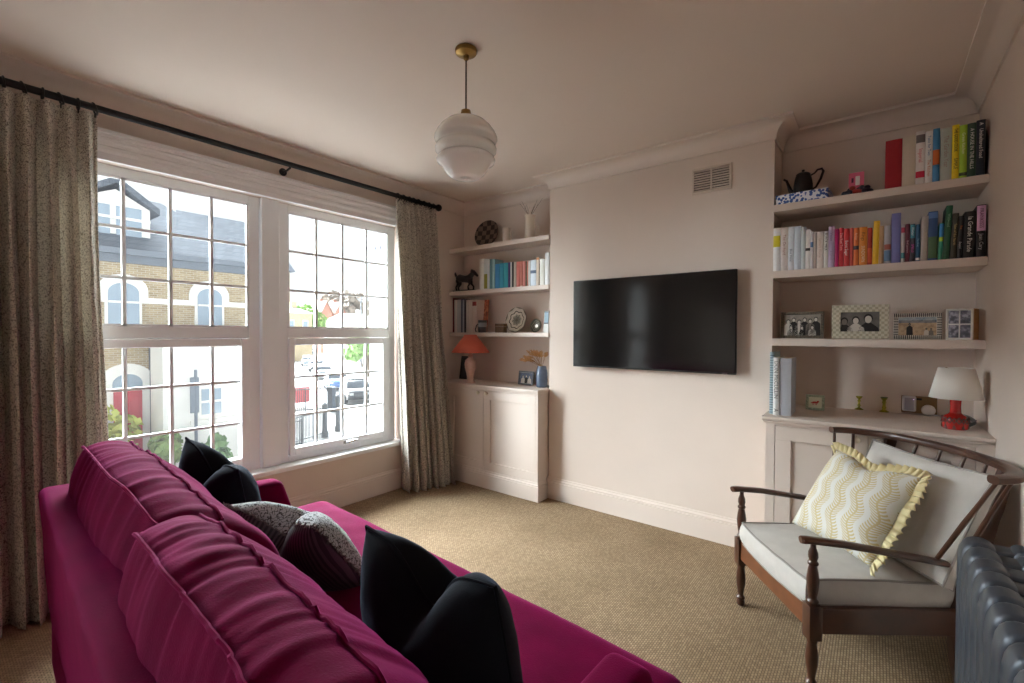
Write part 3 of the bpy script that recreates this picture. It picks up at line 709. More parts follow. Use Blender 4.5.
MB().box(-bw_, bw_, -.085, .085, .0004, hb-.002, .002).build('tray', BLUEB, t)
mb = MB(); mb.box(-bw_-.002, bw_+.002, -.087, .087, hb*.5, hb, .002); mb.build('lid', BLUEB, t)
IRON = mat('dark_cast_metal', (40, 36, 36), .42, metal=.5, var=.2, vscale=20)
xt = at(803, 180, 'y', .06).x
t = thing('teapot', 'dark metal teapot with a long spout standing on the blue patterned box', 'teapot', (xt, .065, zt+hb+.0005))
k = 1.0
htp = at(803, 163, 'y', .065).z - (zt+hb); s = htp/.125*.76
mb = MB(); mb.lathe([(.038*s, 0), (.041*s, .004*s), (.044*s, .02*s), (.043*s, .05*s), (.038*s, .08*s), (.033*s, .098*s), (.031*s, .102*s)], n=24); mb.build('pot_body', IRON, t, True)
mb = MB(); mb.lathe([(.033*s, .1025*s), (.032*s, .106*s), (.022*s, .112*s), (.006*s, .115*s), (.005*s, .119*s), (.008*s, .123*s), (.006*s, .128*s), (.001, .129*s)], n=20); mb.build('lid', IRON, t, True)
mb = MB(); mb.tube([(-.034*s, 0, .015*s), (-.055*s, 0, .028*s), (-.064*s, 0, .055*s), (-.074*s, 0, .085*s), (-.088*s, 0, .095*s)], [.013*s, .011*s, .008*s, .006*s, .005*s], 10); mb.build('spout', IRON, t, True)
mb = MB(); mb.tube([(.036*s, 0, .020*s), (.056*s, 0, .030*s), (.076*s, 0, .068*s), (.087*s, 0, .105*s), (.080*s, 0, .118*s), (.062*s, 0, .116*s), (.050*s, 0, .102*s), (.034*s, 0, .094*s)], [.004*s, .005*s, .006*s, .006*s, .006*s, .005*s, .004*s, .004*s], 8); mb.build('handle', IRON, t, True)
x0, x1 = span(848.5, 864, 178, .06); h_ = at(856, 171, 'y', .06).z - zt
t = thing('greeting_card', 'small pink picture card propped behind the dark beads on the top shelf', 'card', ((x0+x1)/2, .075, zt+.0008), 0, rot=(-.12, 0, 0))
MB().box(-(x1-x0)/2, (x1-x0)/2, -.0015, .0, 0, h_).build('card_sheet', mat('pink_card', (226, 110, 140), .7), t)
MB().box(-.004, .016, -.0025, -.0015, h_*.5, h_*.85).build('printed_figure', mat('card_white', (232, 226, 222), .7), t)
MB().box(-.022, -.012, -.0025, -.0015, h_*.62, h_*.8).build('printed_mark', mat('card_dark', (90, 30, 60), .7), t)
BEAD = mat('dark_bead', (44, 44, 62), .3); BEAD2 = mat('red_bead', (170, 60, 50), .35)
x0, x1 = span(841, 874, 188, .0)
t = thing('bead_necklace', 'heap of dark blue and red beads in front of the pink card', 'necklace', ((x0+x1)/2, -.006, zt))
rnd = random.Random(3)
for i in range(26):
    a = i/26*2*PI; rx = (x1-x0)/2*.80
    r0 = .0105+.004*rnd.random()
    mb = MB(); mb.ball((rx*math.cos(a), .018*math.sin(a), r0+(.022 if i % 3 == 0 and abs(math.cos(a)) < .8 else 0)), r0*1.15, r0, r0, 10, 6)
    mb.build('bead', BEAD2 if i in (18, 19, 20) else BEAD, t, True)

# ---- right cabinet top
def put(u, v, z): p = at(u, v, 'z', z); return p
p = put(813.5, 411, zc)
GREENF = mat('green_mosaic_frame', (150, 156, 130), .5, var=.35, vscale=110)
t = picture_frame('small square green-framed picture of a red animal on the right cabinet', .092, .088, .013, zc+.0012, p.x+.004, .085, GREENF, mat('cream_print', (206, 204, 176), .6), tilt=.12)
mb = MB()
for c, rx, rz_ in (((0, 0, .044), .016, .006), ((.014, 0, .050), .006, .005), ((-.015, 0, .041), .007, .003)): mb.ball((c[0], -.0085, c[2]), rx, .0008, rz_, 12, 6)
for q in (-.009, -.004, .006, .011): mb.bar((q, -.0088, .042), (q-.004, -.0088, .030), .0025, .001, (0, 1, 0))
mb.build('printed_animal', mat('red_print', (176, 52, 36), .6), t)
YG = mat('yellow_green_glass', (228, 230, 90), .08, trans=.6, spec=.6)
for i, (u, v, hh_, lb) in enumerate(((859, 412, .075, 'short yellow-green glass candlestick nearer the small square picture'), (884, 414.5, .080, 'taller yellow-green glass candlestick with a dark cup, nearer the socket'))):
    p = put(u, v-2.5, zc); s = hh_/.075
    t = thing('candlestick', lb, 'candlestick', (p.x, p.y, zc), 0, 'glass candlesticks')
    mb = MB(); mb.lathe([(.022, .0004), (.023, .004), (.016, .008), (.009, .012), (.008, .020), (.011, .026), (.008, .032), (.007, .045*s), (.011, .052*s), (.008, .058*s), (.008, .064*s), (.014, .070*s), (.015, .075*s)], n=20); mb.build('stem', YG, t, True)
    mb = MB(); mb.lathe([(.013, .0745*s), (.017, .076*s), (.017, .081*s), (.010, .082*s)], n=18); mb.build('cup', mat('candle_cup', (90, 96, 50), .3) if i else YG, t, True)
# double socket on the alcove wall with a plug-in unit and a plug
ys = AR
a0 = at(901, 411, 'y', ys); a1 = at(937, 413, 'y', ys); zs0 = at(920, 414, 'y', ys).z; zs1 = at(920, 395.5, 'y', ys).z
t = thing('wall_socket', 'brass double wall socket behind the red lamp', 'socket', ((a0.x+a1.x)/2, ys, (zs0+zs1)/2))
pw, ph = (a1.x-a0.x)/2, (zs1-zs0)/2*.92
MB().box(-pw, pw, -.008, 0, -ph, ph, .003).build('faceplate', mat('brass_plate', (140, 114, 80), .35, metal=.8), t)
MB().box(-.012, .012, -.011, -.008, ph-.022, ph-.010, .001).build('switch', BLACKM, t)
t2 = thing('plug_in_router', 'white and grey plug-in box with a tiny light on the wall socket', 'adapter', (at(909, 404, 'y', ys-.03).x, ys-.0085, (zs0+zs1)/2+.006))
mb = MB(); mb.box(-.030, .030, -.040, 0, -.042, .042, .007); mb.build('casing', mat('adapter_white', (214, 214, 218), .4), t2)
MB().box(-.020, .020, -.0412, -.0395, -.034, .034, .0004).build('front_panel', mat('adapter_grey', (164, 162, 174), .4), t2)
mb = MB(); mb.ball((.018, -.0405, .026), .0022); mb.build('indicator_light', mat('indicator', (200, 180, 255), .4, emit=(200, 170, 255), estr=3), t2, True)
t3 = thing('power_plug', 'round white plug with a cable in the wall socket', 'plug', (at(928.5, 407, 'y', ys-.02).x, ys-.0085, zs0+.026))
mb = MB(); mb.lathe([(.029, 0), (.030, .006), (.030, .018), (.027, .024), (.018, .026)], n=24, axis=(0, -1, 0)); mb.build('plug_body', mat('plug_white', (224, 222, 220), .35), t3, True)
zl = zc - (zs0+.026) + .004
mb = MB(); mb.tube([(0, -.012, -.029), (0, -.016, -.045), (.01, -.03, zl+.006), (.06, -.045, zl+.004), (.10, -.06, zl+.004), (.16, -.045, zl+.0045)], .003, 8); mb.build('cable', mat('plug_white', (224, 222, 220), .35), t3, True)
# coiled lead by the wall
t = None
mb = MB(); pts = []
for i in range(90):
    a = i*.42; pts.append((3.585+.030*math.cos(a)*(1+.2*math.sin(i*.3)), .02+.075*math.sin(a), zc+.004+.022*abs(math.sin(a*.5+.6))+i*.0002))
mb.tube(pts, .003, 6)
tag(mb.build('coiled_cable', mat('grey_cable', (110, 108, 108), .5), None, True), 'loose coil of thin grey cable between the red lamp and the right wall', 'cable')
# red lamp
p = put(953, 430, zc)
t = thing('table_lamp', 'red glazed table lamp with a white cone shade on the right cabinet', 'lamp', (3.532, -.135, zc))
REDG = mat('red_glaze', (178, 28, 24), .15, var=.2, vscale=20, coat=.6)
mb = MB(); mb.lathe([(.041, 0.0003), (.045, 0.0034), (.047, 0.0172), (.048, 0.0387), (.046, 0.0516), (.038, 0.0636), (.027, 0.0705), (.021, 0.0774), (.0195, 0.1075), (.021, 0.1359), (.019, 0.1410), (.012, 0.1428)], n=32); mb.build('lamp_base', REDG, t, True)
mb = MB(); n = 9; dk = mat('lamp_relief', (92, 58, 52), .5)
for i in range(n):
    a0_, a1_, a2_ = [2*PI*(i+q)/n for q in (0, .5, 1)]
    f = lambda a, z, r: Vector((r*math.cos(a), r*math.sin(a), z))
    for (za, zb2) in ((.058, .032), (.030, .056)):
        mb.tube([f(a0_, za, .0475), f(a1_, zb2, .049), f(a2_, za, .0475)], .003, 6)
for i in range(n):
    a = 2*PI*(i+.5)/n; mb.prism([(-.007, .006), (.007, .006), (0, .026)], Vector((math.cos(a), math.sin(a), 0))*.004, Vector((math.cos(a), math.sin(a), 0)  )*.0455, (-math.sin(a), math.cos(a), 0), (0, 0, 1))
mb.build('relief_pattern', dk, t, True)
SHW = mat('white_shade', (236, 232, 224), .85, bump=.1, bscale=400); nt, P, new, link = nodes(SHW)
zs_b, zs_t = .146, .290
rb = rad_at(57, 956, t.location); rt_ = rb*.66
mb = MB(); mb.lathe([(rb, zs_b), (rt_, zs_t)], n=40, cap=False); o = mb.build('lamp_shade', SHW, t, True)
md = o.modifiers.new('thickness', 'SOLIDIFY'); md.thickness = .002
mb = MB(); mb.lathe([(.014, .140), (.014, .19), (.010, .195)], n=16); mb.tube([(0, 0, .19), (0, 0, .278)], .004, 6)
for a in (0, 2*PI/3, 4*PI/3): mb.tube([(0, 0, .276), (rt_*math.cos(a), rt_*math.sin(a), .287)], .002, 6)
mb.build('lamp_fitting', BRASS, t, True)
mb = MB(); mb.tube([(0, .044, .008), (-.012, .09, .004), (-.025, .2, .004), (-.018, .34, .004), (.0, .38, .004)], .0028, 6); mb.build('flex', mat('grey_cable', (110, 108, 108), .5), t, True)

# ================================================================== LEFT ALCOVE ORNAMENTS
zt = LZT[0]
# chequered plate leaning on the back wall
y = .10; x = at(485, 232, 'y', y).x; rr = rad_at(28.5, 485, at(485, 232, 'y', y))
t = thing('plate', 'dark round plate with a chequered pattern on the top left shelf', 'plate', (x, y, zt+.001), 0, rot=(R(-14), 0, R(6)))
CHK = checker('chequer_glaze', (46, 38, 34), (120, 104, 92), 22)
mb = MB(); mb.lathe([(.004, .004), (rr*.62, .003), (rr*.94, -.010), (rr, -.012), (rr, -.008), (rr*.93, -.004), (rr*.6, .011), (.004, .012)], (0, 0, rr), 36, (0, 1, 0)); mb.build('dish', CHK, t, True)
y = .06; p = at(506.5, 238, 'y', y); r_ = rad_at(8.6, 506, p)
t = thing('cup', 'small white handled cup between the chequered plate and the jug', 'cup', (p.x, y, zt), R(20))
CREAMC = mat('cream_glaze', (214, 202, 186), .3)
hh_ = at(506, 228.5, 'y', y).z-zt
mb = MB(); mb.lathe([(r_*.7, .0004), (r_*.95, hh_*.15), (r_, hh_*.6), (r_*.97, hh_), (r_*.90, hh_), (r_*.92, hh_*.6), (r_*.8, .006)], n=28); mb.build('bowl', CREAMC, t, True)
mb = MB(); mb.tube([(r_*.95, 0, hh_*.8), (r_*1.5, 0, hh_*.75), (r_*1.6, 0, hh_*.4), (r_*.97, 0, hh_*.25)], .004, 8); mb.build('handle', CREAMC, t, True)
y = .05; x = at(530, 226, 'y', y).x; r_ = rad_at(10, 530, at(530, 226, 'y', y)); hh_ = at(530, 215.5, 'y', y).z-zt
t = thing('jug', 'tall white jug with a side handle holding bare twigs', 'jug', (x, y, zt), R(15))
mb = MB(); mb.lathe([(r_*1.05, .0004), (r_*1.05, .01), (r_*.92, hh_*.5), (r_*.98, hh_*.9), (r_*1.06, hh_), (r_*.96, hh_), (r_*.84, hh_*.5), (r_*.8, .012)], n=28); mb.build('jug_body', CREAMC, t, True)
mb = MB(); mb.tube([(r_*.95, 0, hh_*.50), (r_*1.45, 0, hh_*.60), (r_*1.85, 0, hh_*.50), (r_*1.80, 0, hh_*.25), (r_*1.55, 0, hh_*.10)], .005, 8); mb.build('handle', CREAMC, t, True)
tw = thing('dried_twigs', 'few thin bare twigs standing in the white jug', 'dried flowers', (x, y, zt+hh_))
TW = mat('twig', (104, 82, 66), .8)
for (dx_, dy_, dz_) in ((-.085, .03, .085), (-.05, .02, .10), (.05, .0, .09), (.095, -.03, .11), (.02, .03, .08), (-.11, .0, .12), (.115, .02, .13), (-.075, -.02, .13)):
    mb = MB(); mb.tube([(-dx_*.15, 0, -hh_*.85), (dx_*.12, dy_*.1, 0), (dx_*.6, dy_*.5, dz_*.55), (dx_, dy_, dz_)], [.0018, .0018, .0014, .0008], 5)
    mb.tube([(dx_*.5, dy_*.4, dz_*.45), (dx_*.55+.015, dy_*.5, dz_*.75)], .0009, 4)
    mb.build('twig', TW, tw, True)
# dark prancing horse
zt = LZT[1]; y = .07
x = at(464.5, 280, 'y', y).x
t = thing('horse_figurine', 'dark metal prancing horse figurine beside the left wall', 'figurine', (x, y, zt), R(0))
DK = mat('dark_bronze', (38, 34, 34), .45, metal=.3)
s = (at(464, 268, 'y', y).z-zt)/.15
def S_(p): return Vector((p[0]*s*1.15, p[1]*s, p[2]*s))
mb = MB()
mb.tube([S_(q) for q in ((-.052, 0, .085), (-.035, 0, .088), (0, 0, .080), (.032, 0, .078), (.05, 0, .082))], [.017*s, .025*s, .021*s, .025*s, .014*s], 12)
mb.tube([S_(q) for q in ((.035, 0, .085), (.055, 0, .105), (.064, 0, .120))], [.020*s, .015*s, .012*s], 10)
mb.tube([S_(q) for q in ((.052, 0, .126), (.068, 0, .118), (.090, 0, .098), (.096, 0, .092))], [.010*s, .013*s, .008*s, .007*s], 10)
for sy in (-.010, .010):
    mb.tube([S_((.040, sy, .07)), S_((.046, sy, .045)), S_((.034 if sy < 0 else .060, sy, .03)), S_((.040 if sy < 0 else .058, sy, .008))], [.010*s, .007*s, .005*s, .006*s], 8)
    mb.tube([S_((-.045, sy, .075)), S_((-.040, sy, .050)), S_((-.056, sy, .030)), S_((-.050, sy, .008))], [.013*s, .009*s, .005*s, .006*s], 8)
    mb.tube([S_((.055, sy*.6, .126)), S_((.055, sy*.7, .140))], [.004*s, .001], 6)
mb.build('body', DK, t, True)
mb = MB(); mb.tube([S_(q) for q in ((-.056, 0, .092), (-.070, 0, .115), (-.086, 0, .138), (-.100, 0, .138), (-.112, 0, .120))], [.006*s, .008*s, .010*s, .009*s, .003*s], 8); mb.build('tail', DK, t, True)
MB().box(-.085*s, .085*s, -.024*s, .024*s, .0004, .010*s, .003).build('plinth', DK, t)
# lower left shelf
zt = LZT[2]
def card(name, label, cat, u0, u1, vt, vb, y, m, th=.003, tilt=.1):
    x0, x1 = span(u0, u1, (vt+vb)/2, y); x0 = max(x0, at(476.4, 316, 'y', LYF+.045).x+.003); h_ = at((u0+u1)/2, vt, 'y', y).z - zt
    t = thing(name, label, cat, ((x0+x1)/2, y, zt+.0006), 0, rot=(-tilt, 0, 0)); MB().box(-(x1-x0)/2, (x1-x0)/2, -th, 0, 0, h_).build('card_sheet', m, t); return t, (x1-x0), h_
ORP = photo_mat('orange_picture', [(96, 44, 34), (176, 92, 62), (208, 150, 110)], 40)
t, cw, chh = card('picture_card', 'orange and brown picture card leaning behind the black mug', 'card', 478.2, 487.2, 299.5, 331, .115, ORP)
y = .012; x = at(482.4, 326, 'y', y).x; r_ = rad_at(8.6, 481, at(481.5, 326, 'y', y)); hh_ = at(481, 320.3, 'y', y).z-zt
t = thing('mug', 'black mug with a silvery band beside the row of books', 'mug', (x, y, zt))
BLG = mat('black_glaze', (26, 27, 30), .3)
mb = MB(); mb.lathe([(r_*.9, .0004), (r_, .006), (r_, hh_), (r_*.9, hh_), (r_*.9, .01)], n=28); mb.build('mug_body', BLG, t, True)
mb = MB(); mb.lathe([(r_*1.01, hh_*.45), (r_*1.02, hh_*.5), (r_*1.02, hh_*.75), (r_*1.01, hh_*.8)], n=28, cap=False); mb.build('band', mat('silver_band', (150, 152, 156), .35, metal=.5), t, True)
mb = MB(); mb.tube([(-r_*.9, 0, hh_*.75), (-r_*1.7, -.005, hh_*.6), (-r_*2.0, -.008, hh_*.25), (-r_*1.75, -.008, hh_*.04)], .006, 8); mb.build('handle', BLG, t, True)
y = .03; x0, x1 = span(495.3, 503.8, 327, y); hh_ = at(500, 323.6, 'y', y).z-zt
t = thing('trinket_box', 'tiny brown wooden box left of the patterned plate', 'box', ((x0+x1)/2, y+.02, zt))
bw_ = (x1-x0)/2; BRW = mat('brown_box', (116, 88, 58), .5, var=.3, vscale=60)
MB().box(-bw_, bw_, -.025, .025, .0004, hh_*.66, .002).build('box_base', BRW, t); MB().box(-bw_-.001, bw_+.001, -.026, .026, hh_*.68, hh_, .002).build('lid', BRW, t)
# decorated plates
def deco_plate(label, u, v, ru, y, cols, lobes, sc=1):
    c = at(u, v, 'y', y); r_ = at(u+ru, v, 'y', y).x-c.x
    r_ = (c.z-zt)/math.cos(R(12)) if abs((c.z-zt)-r_) < .05 else r_
    t = thing('plate', label, 'plate', (c.x, y, zt+.001), 0, rot=(R(-12), 0, 0))
    m = bpy.data.materials.new('plate_glaze'); m.use_nodes = True
    nt, P, new, link = nodes(m); P.inputs['Roughness'].default_value = .3
    tc = new('ShaderNodeTexCoord'); sp = new('ShaderNodeSeparateXYZ'); link(tc.outputs['Object'], sp.inputs[0])
    zz = new('ShaderNodeMath'); zz.operation = 'SUBTRACT'; zz.inputs[1].default_value = r_; link(sp.outputs['Z'], zz.inputs[0])
    an = new('ShaderNodeMath'); an.operation = 'ARCTAN2'; link(sp.outputs['X'], an.inputs[0]); link(zz.outputs[0], an.inputs[1])
    ml = new('ShaderNodeMath'); ml.operation = 'MULTIPLY'; ml.inputs[1].default_value = lobes; link(an.outputs[0], ml.inputs[0])
    sn = new('ShaderNodeMath'); sn.operation = 'SINE'; link(ml.outputs[0], sn.inputs[0])
    cb = new('ShaderNodeCombineXYZ'); link(sp.outputs['X'], cb.inputs[0]); link(zz.outputs[0], cb.inputs[1])
    ln = new('ShaderNodeVectorMath'); ln.operation = 'LENGTH'; link(cb.outputs[0], ln.inputs[0])
    dv = new('ShaderNodeMath'); dv.operation = 'DIVIDE'; dv.inputs[1].default_value = r_; link(ln.outputs['Value'], dv.inputs[0])
    ma = new('ShaderNodeMath'); ma.operation = 'MULTIPLY_ADD'; ma.inputs[1].default_value = .045; link(sn.outputs[0], ma.inputs[0]); link(dv.outputs[0], ma.inputs[2])
    r = ramp(nt, cols, 'CONSTANT'); link(ma.outputs[0], r.inputs['Fac']); link(r.outputs['Color'], P.inputs['Base Color'])
    mb = MB(); mb.lathe([(.002, .002), (r_*.6, .001), (r_*.95, -.012), (r_, -.014), (r_, -.010), (r_*.93, -.007), (r_*.58, .008), (.002, .009)], (0, 0, r_), 40, (0, 1, 0)); mb.build('dish', m, t, True)
D_, C_ = (58, 54, 48), (208, 198, 180)
deco_plate('cream plate with a dark scalloped pattern leaning on the back wall', 515, 320, 9.7, .075, [(0, (120, 112, 92)), (.08, D_), (.14, (150, 144, 128)), (.22, D_), (.28, (170, 164, 146)), (.36, D_), (.40, C_), (.62, D_), (.69, C_), (.80, (196, 188, 172)), (.93, (110, 100, 82)), (1., (110, 100, 82))], 8)
deco_plate('small dark round dish with a white star at its centre', 535.6, 326, 6, .055, [(0, (236, 232, 224)), (.26, (64, 58, 46)), (.42, (112, 104, 84)), (.52, (58, 54, 42)), (.68, (126, 120, 96)), (.76, (50, 46, 38)), (.9, (96, 88, 70)), (1., (96, 88, 70))], 5)
y = .02; x0, x1 = span(543.8, 548.6, 320, y); h_ = at(546, 311, 'y', y).z-zt
t = thing('ceramic_tile', 'narrow blue and white tile standing against the chimney breast side', 'tile', ((x0+x1)/2, y, zt+.0006), 0, rot=(-.08, 0, 0))
tw_ = (x1-x0)/2
MB().box(-tw_, tw_, -.006, 0, 0, h_, .001).build('tile_body', mat('tile_white', (206, 206, 200), .4), t)
mb = MB(); mb.box(-tw_+.004, tw_-.004, -.007, -.006, h_*.45, h_*.95); mb.build('blue_panel', mat('tile_blue', (118, 148, 164), .4), t)
mb = MB(); mb.box(-tw_+.002, tw_-.002, -.0075, -.006, h_*.93, h_*.985); mb.box(-tw_+.002, tw_-.002, -.0075, -.006, h_*.40, h_*.46); mb.box(tw_-.006, tw_-.002, -.0075, -.006, h_*.46, h_*.93); mb.build('dark_border', mat('tile_dark', (52, 56, 62), .4), t)
# left cabinet top: terracotta lamp, dark frame, small photo, vase of grass
zt = LCZ
p = at(471, 381.5, 'z', zt)
y = -.088; x = max(at(470.5, 352, 'y', y).x, .19)
t = thing('table_lamp', 'table lamp with a terracotta cone shade and pale urn base beside the curtain', 'lamp', (x, y, zt))
PINKG = mat('pale_pink_ceramic', (196, 164, 148), .4, var=.1, vscale=30)
hs0 = at(470, 352.3, 'y', y).z-zt; hs1 = at(470, 334.6, 'y', y).z-zt
mb = MB(); k = hs0/.20
mb.lathe([(.044, .0004), (.046, .006), (.036, .014*k), (.030, .03*k), (.036, .06*k), (.050, .10*k), (.053, .125*k), (.046, .148*k), (.026, .162*k), (.020, .168*k), (.024, .176*k), (.022, .188*k), (.012, .192*k)], n=28); mb.build('lamp_base', PINKG, t, True)
rb = rad_at(38.5, 470, t.location); rt_ = rb*.30
TERR = mat('terracotta_shade', (196, 92, 70), .8, bump=.1, bscale=300)
mb = MB(); mb.lathe([(rb, hs0), (rt_, hs1)], n=40, cap=False); o = mb.build('lamp_shade', TERR, t, True); md = o.modifiers.new('thickness', 'SOLIDIFY'); md.thickness = .002
mb = MB(); mb.lathe([(.012, .19*k), (.012, .23*k), (.004, .235*k)], n=12); mb.tube([(0, 0, .22*k), (0, 0, hs1-.01)], .003, 6)
for a in (0, 2*PI/3, 4*PI/3): mb.tube([(0, 0, hs1-.012), (rt_*math.cos(a), rt_*math.sin(a), hs1-.004)], .002, 6)
mb.build('lamp_fitting', BRASS, t, True)
y2 = .12; x0, x1 = max(.015, at(453.5, 370, 'y', y2).x), at(467, 370, 'y', y2).x
h_ = at(460, 356, 'y', y2).z-zt
t = picture_frame('dark navy picture frame standing behind the terracotta lamp', max(x1-x0, .10), h_, .012, zt+.0012, (x0+max(x1, x0+.1))/2+.004, y2, mat('navy_frame', (26, 28, 36), .4), mat('navy_print', (34, 38, 50), .4), tilt=.15)
x, w_, h_ = fr(520, 534.8, 369, 382.7, .10)
t = picture_frame('small grey-blue framed family photograph beside the blue vase', w_, h_, .013, zt+.0012, x-.01, .095, mat('grey_blue_frame', (120, 128, 136), .5, var=.2, vscale=60), mat('photo_blue_ground', (96, 108, 132), .4, var=.3, vscale=40), tilt=.15, mount=.002, figs=[(.25, .62, .5, 3, 3), (.52, .66, .5, 1, 3), (.78, .6, .5, 3, 3)])
p = at(541.5, 384.5, 'z', zt); y = .055; x = at(541.8, 376, 'y', y).x; hh_ = at(541, 366, 'y', y).z-zt; r_ = rad_at(12, 541, at(541, 378, 'y', y))
t = thing('vase', 'blue-grey glazed vase on the left cabinet beside the chimney breast', 'vase', (min(x, X1-r_-.012), y, zt))
BLV = mat('blue_glaze', (88, 102, 124), .2, var=.12, vscale=25, coat=.5)
mb = MB(); mb.lathe([(r_*.82, .0004), (r_*.95, .008), (r_, hh_*.35), (r_*.97, hh_*.65), (r_*.80, hh_*.88), (r_*.74, hh_), (r_*.62, hh_), (r_*.7, hh_*.85), (r_*.85, hh_*.5), (r_*.8, .012)], n=32); mb.build('vase_body', BLV, t, True)
mb = MB(); mb.tube([(r_*.75, -.01, hh_*.9), (r_*1.12, -.014, hh_*.84), (r_*1.12, -.014, hh_*.6), (r_*.96, -.01, hh_*.5)], .004, 8); mb.build('handle', BLV, t, True)
vx, vy = t.location.x, y
t = thing('dried_grass', 'spray of tan dried grass heads standing in the blue vase', 'dried flowers', (vx, vy, zt+hh_))
rnd = random.Random(11); GR = mat('dried_grass_head', (190, 146, 98), .9, var=.25, vscale=60); GS = mat('dried_stalk', (150, 112, 72), .9)
for i in range(24):
    q = rnd.random(); a = R(205-150*q+rnd.uniform(-8, 8)); L = rnd.uniform(.13, .20) if q < .55 else rnd.uniform(.09, .14)
    dy = rnd.uniform(-.05, .05)
    tip = Vector((max(-.19, min(L*math.cos(a)*1.0, .015)), dy, abs(L*math.sin(a))*.62+.035))
    p0 = Vector((rnd.uniform(-.008, .008), rnd.uniform(-.008, .008), -hh_*.6)); p1 = Vector((tip.x*.15, dy*.15, .004))
    mid_ = p1*.4+tip*.6+Vector((0, 0, .012))
    mb = MB(); mb.tube([p0, p1, mid_, tip], .0012, 4); st = mb.build('stalk', GS, t, True)
    mb = MB()
    for k in range(34):
        f = k/34; c = mid_.lerp(tip, f*1.1) ; rad = .019*math.sin(PI*(.15+.8*f))
        v = Vector((rnd.gauss(0, 1), rnd.gauss(0, 1), rnd.gauss(0, 1))).normalized()
        mb.tube([c, c+v*rad*.7+(tip-mid_).normalized()*.008, c+v*rad+(tip-mid_).normalized()*.018], [.0012, .0022, .0003], 4)
    mb.build('seed_head', GR, st, True)
# ================================================================== SOFT THINGS
def pillow_mesh(w, h, t, chop=0., n=34, seed=0., ear=.06, wr=.004, mats=1, chopw=.34):
    """local X width, Z height, Y thickness; returns MB and outline"""
    mb = MB()
    def co(u, v, s):
        x = w/2*(u-ear*u*(1-v*v)*abs(u)**2); z = h/2*(v-ear*v*(1-u*u)*abs(v)**2)
        th = max(0., (1-abs(u)**2.6))**.55*max(0., (1-abs(v)**2.6))**.55
        y = s*t/2*th
        if chop:
            q = math.exp(-(u/chopw)**2)*max(0, (v+.35)/1.35)**1.6
            z -= chop*q; y *= 1+.25*q
            x += w*.04*chop/.1*(-u)*max(0, v)**2
        p = Vector((x, y, z))
        k = th
        d = wr*k*(nz3(p, 14, seed)+.6*nz3(p, 30, seed+4)) + wr*.8*nz3((u*6, v*2, 3), 1, seed)*(1-abs(v))*k
        p.y += s*d
        return p
    g = {}
    for s in (-1, 1):
        for i in range(n+1):
            for j in range(n+1):
                edge = i in (0, n) or j in (0, n)
                if edge and s == 1: g[s, i, j] = g[-1, i, j]; continue
                a = -1+2*i/n; b = -1+2*j/n
                g[s, i, j] = mb.bm.verts.new(co(math.sin(a*PI/2)*.35+a*.65, math.sin(b*PI/2)*.35+b*.65, s))
        mb.mi = 0 if (s == -1 or mats == 1) else 1
        for i in range(n):
            for j in range(n): mb.face([g[s, i, j], g[s, i+1, j], g[s, i+1, j+1], g[s, i, j+1]])
    ol = [g[-1, i, 0].co.copy() for i in range(n)] + [g[-1, n, j].co.copy() for j in range(n)] + [g[-1, n-i, n].co.copy() for i in range(n)] + [g[-1, 0, n-j].co.copy() for j in range(n)]
    return mb, ol
def axes(center, xax, zax):
    x = Vector(xax).normalized(); z = Vector(zax); z = (z-x*z.dot(x)).normalized(); y = z.cross(x)
    M = Matrix((x, y, z)).transposed().to_4x4(); M.translation = Vector(center); return M
def scatter(label, w, h, t, M, m, chop=0., seed=0., ear=.06, wr=.004, pipe=None, mats=1, fringe=None, chopw=.34):
    mb, ol = pillow_mesh(w, h, t, chop, 34, seed, ear, wr, mats, chopw)
    o = mb.build('scatter_cushion', m, None, True, 180); o.matrix_world = M
    tag(o, label, 'cushion')
    if pipe:
        mb = MB(); mb.tube(ol, .0045, 6, close=True); mb.build('piping', pipe, o, True)
    if fringe:
        mb = MB(); rnd = random.Random(int(seed*10)+5); N = len(ol)
        for k in range(N):
            for f in range(3):
                p = ol[k].lerp(ol[(k+1) % N], f/3); d = p.normalized()
                d = (d+Vector((rnd.uniform(-.4, .4), rnd.uniform(-.9, .9), rnd.uniform(-.4, .4)))).normalized()
                mb.tube([p, p+d*.014], [.0028, .0008], 4, cap=False)
        mb.build('fringe', fringe, o)
    return o

# ------------------------------------------------------------------ sofa (local: X along the sofa, Y towards the chimney breast)
SO = thing('sofa', 'long magenta velvet sofa under the window seen from behind', 'sofa', (1.85, -2.40, 0), R(-3.5))
SOM = Matrix.Translation((1.85, -2.40, 0)) @ Matrix.Rotation(R(-3.5), 4, 'Z')
def velvet_wobble(o, amp, sc, seed=0.):
    for v in o.data.vertices:
        p = v.co; k = nz3(p, sc, seed); v.co = p + v.normal*amp*k
    return o
def rounded(name, x0, x1, y0, y1, z0, z1, r, m=VELVET, parent=SO, cuts=14, amp=.004, sc=6, seed=0., taper=None, seg=5):
    mb = MB(); mb.box(x0, x1, y0, y1, z0, z1, r, seg)
    L = max(x1-x0, y1-y0, z1-z0)
    for ax, (a, b) in enumerate(((x0, x1), (y0, y1), (z0, z1))):
        k = max(1, int(cuts*(b-a)/L))
        for i in range(1, k):
            c = a+(b-a)*i/k
            if c < a+r*1.02 or c > b-r*1.02: continue
            co = [0, 0, 0]; co[ax] = c; no = [0, 0, 0]; no[ax] = 1
            bmesh.ops.bisect_plane(mb.bm, geom=mb.bm.verts[:]+mb.bm.edges[:]+mb.bm.faces[:], plane_co=co, plane_no=no)
    if taper:
        for v in mb.bm.verts: v.co = taper(v.co.copy())
    o = mb.build(name, m, parent, True, 60)
    return velvet_wobble(o, amp, sc, seed)
HL = 1.0
